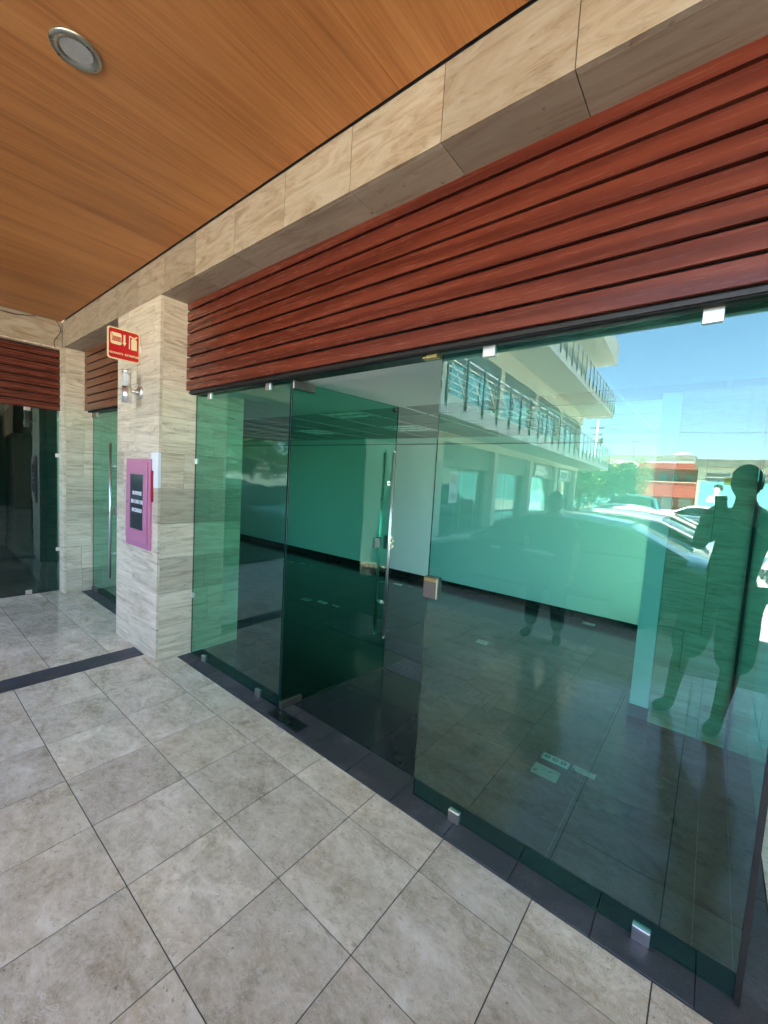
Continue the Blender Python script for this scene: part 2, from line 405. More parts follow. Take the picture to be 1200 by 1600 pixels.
# beam
mb = MB(); mb.box(-6.05, 6, 1.42, 1.66, 2.925, 3.3); part('beam_core', mb, M_DGROUT)
mb = MB()
lay = mb.bm.loops.layers.float_color.new('tone')
bx = [-.466-.4855*k for k in range(-12, 13)]
for k in range(len(bx)-1):
    a1_, a0_ = bx[k], bx[k+1]
    a0_ = max(a0_, -6.05)
    if a1_ <= -6.05: break
    mb.box(a0_+.0018, a1_-.0018, 1.399+random.uniform(0, .001), 1.42, 2.906, 3.189)
part('beam', mb, M_TRAVX)
mb = MB(); mb.bm.loops.layers.float_color.new('tone')
for k in range(len(bx)-1):
    a1_, a0_ = bx[k], max(bx[k+1], -6.05)
    if a1_ <= -6.05: break
    mb.box(a0_+.0018, a1_-.0018, 1.4215, 1.66, 2.905+random.uniform(0, .001), 2.925)
part('beam_soffit', mb, M_SOFF)
# wooden ceiling
mb = MB()
yb = [-1.25, 1.385]
xc = [-6.04+1.22*k for k in range(0, 11)]
for k in range(len(xc)-1): mb.box(xc[k]+.0006, xc[k+1]-.0006, yb[0], yb[1], 3.19+random.uniform(0, .0006), 3.205)
part('wood_ceiling', mb, M_CEIL)
mb = MB(); mb.box(-6.04, 6.2, -1.26, 1.40, 3.212, 3.6); mb.box(-6.04, 6.2, -1.30, -1.255, 3.17, 3.6); part('balcony_slab', mb, simple('concrete_slab', (.46, .43, .37), .8))
mb = MB(); mb.box(-9.1, 5, 1.9, 3.6, 3.3, 10.4); mb.box(-9.1, -.24, 3.61, 6.2, 3.3, 7); mb.box(-9.1, 5, -1.2, 1.89, 6.75, 7.2); mb.box(-9.1, 5, -1.2, 3.6, 10.45, 11)
part('upper_storey', mb, simple('cream_render', (.55, .49, .38), .85))
# slat claddings
def slatset(x0, x1, y, z0, z1, n, m, name='slat_cladding', axis='X', bottom_gap=.014):
    mb = MB(); p = (z1-z0)/n
    for k in range(n):
        a, b = z0+k*p, z0+(k+1)*p-bottom_gap
        if axis == 'X': mb.box(x0, x1, y-.02, y, a, b, bev=.0012)
        else: mb.box(y, y+.02, x0, x1, a, b, bev=.0025)
    return mb
part('slat_cladding', slatset(-3.418, .9, 1.622, 2.226, 2.945, 8, M_SLAT), M_SLAT)
part('slat_cladding', slatset(-5.998, -4.30, 1.622, 2.212, 2.935, 8, M_SLAT), wood('brown_wood_slat', 0, (.085, .024, .010), (.16, .048, .020), (.235, .082, .037), .30, fine=80, coarse=14, figure=.2))
mb = MB(); mb.box(-3.42, .9, 1.634, 1.66, 2.20, 2.905); mb.box(-6, -4.3, 1.634, 1.66, 2.20, 2.905); part('slat_backing', mb, M_BLACK)
mb = MB(); mb.box(-3.418, .322, 1.645, 1.76, 2.203, 2.262, bev=.003); mb.box(-3.418, .322, 1.625, 1.643, 2.205, 2.222); part('head_frame', mb, M_HEAD)
mb = MB(); mb.box(-5.998, -4.302, 1.645, 1.76, 2.203, 2.262, bev=.003); part('head_frame', mb, M_HEAD)
# interior shell
mb = MB(); mb.box(-9.1, -.23, 5.5, 5.6, 0, 2.6); part('back_wall', mb, M_WHITE)
mb = MB(); mb.box(-9.1, -6.205, 2.13, 2.2, 0, 2.6); mb.box(-9.2, -9.1, 1.9, 5.6, 0, 3.3); part('side_wall', mb, M_WHITE)
mb = MB(); mb.box(-9.1, -.35, 5.485, 5.499, .0, .10, bev=.003); part('baseboard', mb, M_BASE)
mb = MB(); mb.box(-9.1, -.35, 5.47, 5.499, 2.19, 2.205); part('wall_trim', mb, M_GREYW)
mb = MB(); mb.box(-3.42, .325, 1.76, 1.90, 2.215, 2.9); mb.box(-6, -4.3, 1.76, 1.90, 2.215, 2.9); mb.box(-9.1, .2, 1.90, 3.0, 2.262, 2.29); part('bulkhead', mb, M_PLASTER)
# suspended ceiling
mb = MB(); X0, Y0 = -9.1+.05, 1.90
xs = [-3.6+.6*k for k in range(-10, 9)]; ys = [3.0+.6*k for k in range(-2, 5)]; ys[0] = 1.90; ys[-1] = 5.5
LIGHTS = [(-3, 3.0), (-3, 4.2), (-6.6, 3.0), (-6.6, 4.8), (-1.2, 3.6), (-4.8, 4.2)]
def islight(x, y): return any(abs(x-(-.6+lx)) < .2 and abs(y-ly) < .2 for lx, ly in LIGHTS)
for i in range(len(xs)-1):
    for j in range(len(ys)-1):
        if islight(xs[i], ys[j]): continue
        mb.box(xs[i]+.01, xs[i+1]-.01, ys[j]+.01, ys[j+1]-.01, 2.304, 2.32)
part('ceiling_tiles', mb, M_CTILE)
mb = MB()
for x in xs: mb.box(x-.012, x+.012, 1.9, 5.5, 2.298, 2.3035)
for y in ys: mb.box(xs[0], xs[-1], y-.012, y+.012, 2.2965, 2.3025)
part('ceiling_grid', mb, M_TBAR)
mb = MB(); mb.box(-9.1, .2, 1.9, 6.2, 2.5, 2.6); part('ceiling_slab', mb, M_GREYW)
def troffer():
    t = thing('ceiling_light', '', 'ceiling light', (0, 0, 2.296), group='louvred lights in the shop ceiling')
    mb = MB(); mb.box(-.29, .29, -.29, -.27, 0, .09); mb.box(-.29, .29, .27, .29, 0, .09); mb.box(-.29, -.27, -.27, .27, 0, .09); mb.box(.27, .29, -.27, .27, 0, .09); mb.box(-.27, .27, -.27, .27, .085, .09)
    mb.build('frame', M_TBAR, t)
    mb = MB()
    for k in range(3):
        yy = -.18+.18*k
        mb.box(-.27, .27, yy-.075, yy-.072, .002, .05); mb.box(-.27, .27, yy+.072, yy+.075, .002, .05)
        for q in range(12): mb.box(-.25+.045*q, -.247+.045*q, yy-.072, yy+.072, .006, .045)
    mb.build('louvre', simple('pale_aluminium', (.75, .75, .74), .3, .4), t)
    mb = MB()
    for k in range(3): mb.tube((-.26, -.18+.18*k, .065), (.26, -.18+.18*k, .065), .012, n=8)
    mb.build('lamp_tube', simple('off_tube', (.7, .7, .7), .3), t)
    return t
T0 = troffer()
lab = ['square louvred ceiling light nearest the open glass door', 'louvred ceiling light one row behind the one by the open door', 'louvred ceiling light over the far left front of the shop',
       'louvred ceiling light at the far left rear of the shop', 'louvred ceiling light on the right, above the white wall', 'louvred ceiling light in the middle rear of the shop']
for k, (lx, ly) in enumerate(LIGHTS):
    o = T0 if k == 0 else copy_tree(T0)
    o.location = (lx-.3, ly+.3, 2.296); o['label'] = lab[k]

# ---- shopfront glass
TH = .0055
def pane(name, x0, x1, y, z0, z1, m=M_GLASS, parent=BLD, rot=None):
    mb = MB()
    fs = mb.box(x0, x1, y-TH, y+TH, z0, z1)
    for f in fs: f.material_index = 0
    for k in (0, 1, 4, 5): fs[k].material_index = 1
    return part(name, mb, [m, M_EDGE], parent)
def clip(x, z0, z1, parent, y=1.69, wdt=.026):
    mb = MB(); mb.box(x-wdt, x+wdt, y-.014, y+.014, z0, z1, bev=.002)
    return mb.build('clip', M_STEEL, parent)
def vclip(x, z, parent):
    mb = MB(); mb.box(x, x+.04, 1.676, 1.704, z-.022, z+.022, bev=.002); return mb.build('clip', M_STEEL, parent)
gp = pane('glass_panel', -3.412, -2.178, 1.69, .012, 2.197)
for x in (-3.19, -2.415): clip(x, 2.155, 2.203, gp); clip(x, .002, .05, gp)
for z in (1.66, .52): vclip(-3.419, z, gp)
gp = pane('glass_panel', -1.055, .205, 1.69, .012, 2.197)
for x in (-.82, -.06): clip(x, 2.155, 2.203, gp, wdt=.028); clip(x, .002, .055, gp, wdt=.028)
mb = MB(); mb.box(-1.068, -.99, 1.668, 1.712, 1.04, 1.145, bev=.004); o = mb.build('strike_plate', M_DSTEEL, gp)
mb = MB(); mb.box(-1.062, -.996, 1.664, 1.668, 1.125, 1.14); mb.build('strike_slot', M_BRASS, gp)
mb = MB(); mb.box(-1.155, -1.075, 1.66, 1.70, 2.185, 2.2025, bev=.002); part('door_stop', mb, M_BRASS)
mb = MB(); fs = mb.box(.2, .211, 1.70, 3.395, .012, 2.197)
for k in (2, 3, 4, 5): fs[k].material_index = 1
rg = part('return_glass', mb, [M_GLASS, M_EDGE])
mb = MB(); mb.box(.196, .2125, 1.680, 1.700, .003, 2.2); mb.build('edge_seal', M_RUB, rg); mb = MB(); mb.box(.193, .218, 3.372, 3.397, .003, 2.2); mb.build('edge_seal', M_RUB, rg)
mb = MB(); mb.box(.185, .193, 3.345, 3.385, 1.72, 1.80, bev=.003); mb.build('clip', M_STEEL, rg)
mb = MB(); mb.box(4.6, 4.8, 1.66, 12, 0, 4.2); mb.box(.3, 4.6, 11.8, 12, 0, 4.2); part('passage_wall', mb, simple('passage_render', (.20, .15, .11), .85))
mb = MB(); mb.box(6.2, 6.4, -1.26, 1.66, 0, 3.19); mb.box(4.8, 6.4, 1.66, 1.8, 0, 3.19); part('end_wall', mb, simple('dark_brown_cladding', (.06, .035, .025), .6))  # unseen side return added to block a bright gap in the wing glass
# bay two
gp = pane('glass_panel', -5.105, -4.31, 1.69, .012, 2.197)
for x in (-4.9, -4.5): clip(x, .002, .05, gp)
mb = MB(); mb.box(-5.10, -4.99, 1.679, 1.701, 1.02, 1.12, bev=.01); mb.build('strike_plate', simple('green_patch', (.02, .30, .19), .3), gp)

# ---- doors
def pull_bars(dr, x, off=.055, z0=.31, z1=1.82, za=.59, zb=1.573):
    for s_ in (-1, 1):
        mb = MB(); mb.tube((x, s_*off, z0), (x, s_*off, z1), .0125, n=14)
        mb.tube((x, s_*off, z1), (x, s_*off, z1+.02), .0125, .004, n=14)
        mb.tube((x, s_*off, z0), (x, s_*off, z0-.02), .0125, .004, n=14)
        h = mb.build('pull_handle', M_STEEL, dr)
        for z in (za, zb):
            mb = MB(); mb.tube((x, s_*.006, z), (x, s_*off, z), .008, n=10); mb.tube((x, s_*.006, z), (x, s_*.014, z), .016, n=14)
            mb.build('handle_post', M_STEEL, h)
def door(loc, rz, wd, hside=1, hx=.93, m=M_GLASSD):
    e = bpy.data.objects.new('door', None); C.objects.link(e); e.parent = BLD; e.location = Vector(loc)+BLD_OFF; e.rotation_euler = (0, 0, rz)
    mb = MB(); fs = mb.box(0.004, wd, -TH, TH, .012, 2.195)
    for k in (0, 1, 4, 5): fs[k].material_index = 1
    mb.build('door_glass', [m, M_EDGE], e)
    pull_bars(e, hx)
    mb = MB(); mb.box(0, .17, -.016, .016, .004, .055, bev=.003); mb.build('hinge', M_DSTEEL, e)
    mb = MB(); mb.box(0, .17, -.016, .016, 2.145, 2.2, bev=.003); mb.build('hinge', M_DSTEEL, e)
    mb = MB(); mb.tube((wd-.035, -.012, 2.165), (wd-.035, .012, 2.165), .018, n=14); mb.build('stopper', M_RUB, e)
    return e
D = door((-2.168, 1.69, 0), math.atan2(1.005, .10), 1.0, hx=.925)
mb = MB(); mb.box(.80, .885, -.012, .012, 1.045, 1.135, bev=.008); mb.build('lock_patch', simple('teal_patch', (.01, .085, .075), .3), D)
mb = MB(); mb.box(.945, .992, -.03, -.006, 1.03, 1.14, bev=.003); mb.box(.945, .992, .006, .03, 1.03, 1.14, bev=.003); mb.tube((.97, -.055, 1.06), (.97, -.03, 1.06), .014, n=12); mb.tube((.97, -.055, 1.105), (.97, -.03, 1.105), .011, n=12)
mb.build('lock_box', M_DSTEEL, D)
D2 = door((-5.985, 1.69, 0), 0, .87, hx=.76, m=M_GLASS)
mb = MB(); mb.box(.80, .86, -.03, -.006, 1.03, 1.12, bev=.003); mb.tube((.83, -.032, 1.08), (.83, -.028, 1.08), .012, n=12); mb.build('lock_box', M_DSTEEL, D2)
mb = MB(); mb.box(-2.19, -1.88, 1.60, 1.695, .0045, .0075, bev=.001); part('floor_hinge_plate', mb, simple('plate_metal', (.06, .08, .075), .3, .8))

# ================================================================== SMALL THINGS
# downlight
t = thing('downlight', 'round recessed ceiling spotlight with silver rim in the wooden ceiling', 'ceiling light', (-2.09, .53, 3.19))
mb = MB(); mb.lathe([(.052, -.001), (.055, -.006), (.078, -.011), (.084, -.007), (.086, .002)], (0, 0, 0), n=40); mb.build('rim', simple('nickel', (.42, .39, .32), .3, .9), t)
mb = MB(); mb.lathe([(.054, -.003), (.05, .004), (.03, .008), (.001, .009)], (0, 0, 0), n=32)
a = N('lamp_lens'); v = a.coord((1, 1, 1), False); k_ = a.noise(v, 160, 2); mb.build('lens', a.pbr(a.mix(k_, (.30, .29, .27), (.5, .49, .46)), .25, bump=k_, bstr=.4), t)
# sconce
t = thing('wall_lamp', 'cylindrical stainless wall lamp with frosted top on the stone pillar', 'wall lamp', (-3.78, 1.40, 2.2))
mb = MB(); mb.lathe([(.0, 0), (.052, 0), (.055, -.008), (.045, -.018), (.0, -.02)], (0, 0, 0), 'Y', n=28); mb.build('wall_plate', M_STEEL, t)
mb = MB(); mb.tube((0, -.015, 0), (0, -.075, 0), .014, n=12); mb.build('arm', M_STEEL, t)
mb = MB(); mb.lathe([(0, -.10), (.034, -.10), (.034, .03), (0, .03)], (0, -.105, .0), 'Z', n=28); mb.build('lamp_body', M_STEEL, t)
mb = MB(); mb.lathe([(0, .03), (.029, .03), (.029, .135), (0, .135)], (0, -.105, .0), 'Z', n=28); mb.build('lamp_shade', M_FROST, t)
mb = MB(); mb.lathe([(0, .135), (.034, .135), (.034, .155), (0, .158)], (0, -.105, .0), 'Z', n=28); mb.build('lamp_cap', M_STEEL, t)
# extinguisher sign  (plane X = -3.8, faces +X)
M_RED = simple('sign_red', (.52, .006, .01), .35, var=.03); M_CREAM = simple('sign_cream', (.80, .68, .40), .4, var=.03)
t = thing('fire_sign', 'red hanging sign with fire hose and extinguisher pictograms above the wall lamp', 'sign', (-3.80, 1.40, 2.55))
def rrect(y0, y1, z0, z1, r, x, n=6):
    pts = []
    for cy, cz, a0 in ((y1-r, z1-r, 0), (y0+r, z1-r, 90), (y0+r, z0+r, 180), (y1-r, z0+r, 270)):
        for k in range(n+1):
            t_ = math.radians(a0+90*k/n); pts.append((x, cy+r*math.cos(t_), cz+r*math.sin(t_)))
    return pts
mb = MB(); mb.poly(rrect(-.240, -.006, -.122, .122, .022, 0), (1, 0, 0), .005); mb.build('sign_board', M_CREAM, t)
mb = MB(); mb.poly(rrect(-.229, -.016, -.112, .112, .016, .0055), (1, 0, 0), .001); mb.build('sign_face', M_RED, t)
mb = MB(); mb.poly(rrect(-.219, -.141, -.008, .082, .014, .007), (1, 0, 0), .0012)
mb.poly([(.007, -.128, .08), (.007, -.114, .08), (.007, -.114, .02), (.007, -.106, .02), (.007, -.121, -.008), (.007, -.136, .02), (.007, -.128, .02)][::-1], (1, 0, 0), .0012)
# extinguisher
mb.poly([(.007, -.072, -.022), (.007, -.030, -.022), (.007, -.030, .055), (.007, -.038, .066), (.007, -.064, .066), (.007, -.072, .055)][::-1], (1, 0, 0), .0012)
mb.poly([(.007, -.062, .068), (.007, -.042, .068), (.007, -.026, .084), (.007, -.032, .090), (.007, -.052, .076), (.007, -.084, .086), (.007, -.088, .082), (.007, -.088, -.02), (.007, -.082, -.02), (.007, -.080, .078)][::-1], (1, 0, 0), .0012)
mb.build('pictogram', M_CREAM, t)
mb = MB()
pts = []
for k in range(9):
    y = -.21+.0075*k; pts += [(.0088, y, .052 if k % 2 else .018), (.0088, y+.0075, .052 if k % 2 else .018)]
mb.path(pts, .0024, n=5); mb.path([(.0088, -.212, .07), (.0088, -.206, .055)], .003, n=5); mb.build('hose_pictogram', M_RED, t)
text_part('lettering', 'HIDRANTE', .021, M_CREAM, t, frame((.0075, -.180, -.075), (0, 1, 0), (0, 0, 1), (1, 0, 0)), bold=.0006)
text_part('lettering', 'EXTINTOR', .021, M_CREAM, t, frame((.0075, -.066, -.075), (0, 1, 0), (0, 0, 1), (1, 0, 0)), bold=.0006)
mb = MB(); mb.box(-.004, .012, -.005, 0, -.03, .03, bev=.001); mb.build('bracket', M_PLASTER, t)
# cabinet
M_PINK = simple('pink_paint', (.55, .20, .32), .4, var=.06)
t = thing('fire_cabinet', 'pink framed fire hose cabinet with dark glass front on the stone pillar', 'fire cabinet', (-3.775, 1.40, .91))
mb = MB()
W_, H_ = .245, .745
mb.box(-W_, W_, -.020, -.001, 0, H_, bev=.002); mb.build('cabinet_box', M_PINK, t)
mb = MB(); w2 = .215; y0, y1 = -.032, -.021
mb.box(-w2, w2, y0, y1, H_-.03-.10, H_-.03, bev=.002); mb.box(-w2, w2, y0, y1, .05, .15, bev=.002)
mb.box(-w2, -w2+.075, y0, y1, .151, H_-.131, bev=.002); mb.box(w2-.075, w2, y0, y1, .151, H_-.131, bev=.002)
dr = mb.build('cabinet_door', M_PINK, t)
mb = MB(); mb.box(-.139, .139, -.026, -.022, .151, H_-.131); gl = mb.build('window', simple('smoked_glass', (.045, .055, .058), .12), dr)
mb = MB(); mb.tube((-.178, -.040, .37), (-.178, -.032, .37), .008, n=12); mb.build('latch', M_DSTEEL, dr)
for k, s_ in enumerate(('ROMPASE', 'EN CASO DE', 'INCENDIO')):
    text_part('lettering', s_, .043, simple('white_letters', (.85, .85, .85), .5), dr, frame((.01, -.0275, .455-.072*k), (1, 0, 0), (0, 0, 1), (0, -1, 0)), bold=.0012)
mb = MB(); mb.box(.245, .262, -.012, -.001, .40, .655); 
for k in range(9): mb.box(.262, .262+random.uniform(.003, .012), -.011, -.001, .402+.028*k, .428+.028*k)
mb.build('paint_edge', simple('old_red', (.35, .01, .02), .5), t)
# cables
mb = MB(); pts = []
for k in range(13):
    q = k/12; pts.append((-6.03, 1.34+.035*math.sin(q*5.5)-.02*q+.035*q, 3.185-.30*q))
mb.path(pts, .004, n=6); tag(mb.build('cable', M_RUB), 'thin black cable dangling down the stone beam in the corner', 'cable')
mb = MB(); pts = []
for k in range(13):
    q = k/12; pts.append((-6.02, .70+.46*q, 3.182-.045*math.sin(PI*q)))
mb.path(pts, .004, n=6); tag(mb.build('cable', M_RUB), 'sagging black cable loop under the ceiling at the left edge', 'cable')
# floor boxes
M_SOCK = simple('socket_metal', (.34, .36, .34), .3, .6)
M_SOCKG = simple('socket_pale', (.55, .66, .58), .4)
def floor_plate(x, y, sx, sy, lab, m=M_SOCK, holes=False, lid=False, rz=0):
    t = thing('floor_socket', lab, 'floor socket', (x, y, .0008), rz, 'floor outlets in the dark shop floor')
    mb = MB(); mb.box(-sx/2, sx/2, -sy/2, sy/2, 0, .006, bev=.0015); mb.build('cover_plate', m, t)
    mb = MB()
    if holes:
        for k in (-1, 0, 1):
            for q in range(8):
                an = q*PI/4; mb.box(k*sx*.3+.012*math.cos(an)-.0035, k*sx*.3+.012*math.cos(an)+.0035, .012*math.sin(an)-.0035, .012*math.sin(an)+.0035, .0061, .0075)
        mb.build('socket_holes', M_BLACK, t)
    else:
        mb.box(-sx*.36, sx*.36, -sy*.3, sy*.3, .0061, .0085, bev=.001); mb.build('lid', M_SOCK, t)
floor_plate(-.588, 2.49, .15, .062, 'pale green outlet strip with three sockets on the near floor behind the right pane', M_SOCKG, holes=True)
floor_plate(-.60, 2.345, .14, .10, 'square metal floor plate in front of the pale outlet strip')
floor_plate(-.435, 2.50, .12, .05, 'narrow metal floor plate right of the pale outlet strip')
floor_plate(-1.714, 3.857, .12, .10, 'single metal floor plate beyond the tactile tiles')
floor_plate(-1.05, 5.40, .14, .08, 'small metal floor plate at the foot of the white back wall')
n_ = 0
for cx, cy, tx in ((-5.69, 4.75, 'far left'), (-3.75, 3.45, 'nearer, behind the open glass door'), (-3.68, 4.95, 'rear, beyond the door handle')):
    for dx, dy, sx, sy, nm in ((-.22, 0, .14, .10, 'left plate'), (.0, .08, .14, .06, 'middle plate'), (.22, .10, .12, .05, 'right plate')):
        floor_plate(cx+dx, cy+dy, sx, sy, nm+' of the '+tx+' trio of metal floor outlets', M_SOCKG if dx == 0 else M_SOCK)
# tactile tiles
M_TACT = dark_tile('tactile_concrete', (.055, .060, .072), .4)
def tactile(x0, x1, y0, y1, kind, lab):
    t = thing('tactile_tile', lab, 'tactile tile', ((x0+x1)/2, (y0+y1)/2, .0006), group='tactile guide tiles in the shop floor')
    w_, h_ = (x1-x0)/2, (y1-y0)/2
    mb = MB(); mb.box(-w_, w_, -h_, h_, 0, .003); mb.build('tile_base', M_TACT, t)
    mb = MB()
    if kind == 'dots':
        nx, ny = int((x1-x0)/.05), int((y1-y0)/.05)
        for i in range(nx):
            for j in range(ny):
                mb.lathe([(.015, .003), (.012, .0065), (.001, .008)], (-w_+.025+.05*i, -h_+.025+.05*j, 0), n=8)
    else:
        if kind == 'x':
            for j in range(int((y1-y0)/.06)): mb.box(-w_+.01, w_-.01, -h_+.02+.06*j, -h_+.045+.06*j, .003, .0075, bev=.002)
        else:
            for j in range(int((x1-x0)/.06)): mb.box(-w_+.02+.06*j, -w_+.045+.06*j, -h_+.01, h_-.01, .003, .0075, bev=.002)
    mb.build('raised_pattern', M_TACT, t)
tactile(-2.04, -1.12, 2.69, 2.98, 'dots', 'strip of dotted tactile tiles just inside the doorway')
tactile(-2.55, -1.42, 3.0, 3.3, 'x', 'strip of grooved tactile tiles behind the doorway dots')
tactile(-1.78, -1.46, 3.31, 3.62, 'y', 'small square of grooved tactile tiles behind the right pane')
tactile(-3.2, -2.57, 3.0, 3.6, 'dots', 'square field of dotted tactile tiles seen through the open door')

# ================================================================== WING BUILDING (seen at the left and mirrored in the glass)
WA = -math.atan(.048)
WG = thing('wing_building', 'three storey arcade wing with shuttered shops and balconies, mirrored in the right pane', 'building', (-6.05, 1.4, 0), WA)
# local: +x toward the car park, -y along the wing
M_REND = simple('beige_render', (.60, .53, .41), .85, var=.08, sc=1.2)
M_SLAB = simple('balcony_concrete', (.60, .57, .50), .8, var=.1, sc=1.5)
def wp(name, mb, m, parent=WG): return mb.build(name, m, parent)
COLS = [4.3, 8.6, 13.1, 17.55, 22.25, 27.45]
mb = MB(); mb.box(-7, -.28, -29, -.1, 3.2, 10.6); wp('wall', mb, M_GREYW)
mb = MB(); mb.box(-4.1, -3.9, -29, -.02, 0, 3.2); mb.box(-3.9, -.17, -.12, -.02, 0, 3.2); mb.box(-3.9, -.3, -29, -.12, 3.0, 3.2); mb.box(-3.9, -.17, -29, -.12, -.01, .0); wp('shop_interior', mb, simple('dark_interior', (.06, .052, .045), .7))
mb = MB(); mb.box(-.30, 0, -28, -2.8, 2.88, 3.2); wp('lintel', mb, M_REND)
mb = MB(); mb.bm.loops.layers.float_color.new('tone')
y = -.004
for k in range(6): mb.box(-.02, random.uniform(0, .001), y-.6+.002, y-.0015, 2.906, 3.19); y -= .6
wp('beam', mb, M_TRAVY)
mb = MB(); mb.box(-.28, -.022, -4.1, -.01, 2.925, 3.2); wp('beam_core', mb, M_DGROUT)
mb = MB(); mb.box(-.15, -.0225, -4.1, -.004, 2.888, 2.905); wp('beam_soffit', mb, M_SOFF)
wp('slat_cladding', slatset(-4.05, -.003, -.122, 2.19, 2.885, 8, M_SLATY, axis='Y'), M_SLATY)
mb = MB(); mb.box(-.145, -.125, -4.08, -.006, 2.19, 2.90); wp('slat_backing', mb, M_BLACK)
mb = MB(); fs = mb.box(-.156, -.145, -4.08, -.006, .012, 2.185)
for k in (2, 3, 4, 5): fs[k].material_index = 1
wgp = wp('glass_panel', mb, [M_GLASS, M_EDGE])
for yy in (-.30,):
    for z in (2.15, .004):
        mb = MB(); mb.box(-.144, -.137, yy-.03, yy+.03, z, z+.05, bev=.002); mb.build('clip', M_STEEL, wgp)
for z in (.52, 1.66):
    mb = MB(); mb.box(-.144, -.137, -.045, -.008, z-.022, z+.022, bev=.002); mb.build('clip', M_STEEL, wgp)
mb = MB(); mb.box(-.30, -.10, -8.2, -4.7, 2.2, 2.88); wp('slat_panel', mb, M_SLATY)
mb = MB(); mb.box(-.21, -.20, -8.4, -4.5, 0, 2.2); wp('glass_panel', mb, M_CLEAR)
for u in COLS:
    mb = MB(); mb.box(-.45, 0.004, -u-.2, -u+.2, 0, 2.88); wp('column', mb, M_REND)
    mb = MB(); mb.box(.004, .03, -u-.06, -u+.06, 2.0, 2.25, bev=.005); wp('column_lamp', mb, M_DSTEEL)
M_SHUT = simple('shutter_steel', (.20, .19, .165), .5, .3)
for k in range(1, 5):
    u0_, u1_ = COLS[k]+.2, COLS[k+1]-.2
    mb = MB(); zb = 2.15
    z = zb
    while z < 2.87: mb.box(-.22, -.19, -u1_, -u0_, z, z+.062, bev=.006); mb.box(-.23, -.215, -u1_, -u0_, z, z+.08); z += .075
    wp('shutter', mb, M_SHUT)
    mb = MB(); mb.box(-.34, -.33, -u1_, -u0_, 0.02, 2.87); sg = wp('shop_window', mb, M_CLEAR)
    for q in (.38, .5, .78):
        mb = MB(); yy = -(u0_+(u1_-u0_)*q); mb.box(-.345, -.325, yy-.012, yy+.012, 0, 2.2); mb.build('window_bar', M_STEEL, sg)
# poster and signs on the wing
mb = MB(); mb.box(-.328, -.322, -10.55, -9.95, .95, 2.0)
ps = wp('poster', mb, simple('poster_paper', (.8, .8, .8), .7))
text_part('lettering', 'RENTA', .30, simple('poster_red', (.45, .05, .05), .6), ps, frame((-.3195, -10.36, 1.72), (0, 0, -1), (0, 1, 0), (1, 0, 0)), align='CENTER', bold=.004) if False else None
mb = MB()
for k in range(4): mb.box(-.321, -.318, -10.42+.11*k, -10.36+.11*k, 1.60, 1.92)
for k in range(5): mb.box(-.321, -.318, -10.45+.09*k, -10.40+.09*k, 1.08, 1.27)
mb.build('poster_letters', simple('poster_red', (.42, .10, .10), .6), ps)
M_SIGNW = simple('sign_white', (.85, .84, .78), .5); M_SIGNB = simple('sign_blue', (.10, .17, .22), .5)
for nm, y0, y1, z0, z1, m in (('shop_sign', -20.3, -18.8, 2.55, 2.78, M_SIGNW), ('shop_sign', -20.3, -18.7, 2.27, 2.5, M_SIGNW), ('shop_sign', -20.9, -20.35, 2.38, 2.6, M_SIGNW), ('shop_sign', -25.6, -23.6, 2.2, 2.8, M_SIGNW)):
    mb = MB(); mb.box(-.18, -.12, y0, y1, z0, z1, bev=.01); s_ = wp(nm, mb, m)
    if z0 == 2.2: mb = MB(); mb.box(-.118, -.112, y0+.2, y1-.2, 2.3, 2.7); mb.build('sign_face', M_SIGNB, s_)
mb = MB(); mb.box(-.32, -.30, -24.9, -24.1, 1.3, 2.1); wp('poster', mb, simple('poster_rust', (.45, .10, .06), .6))
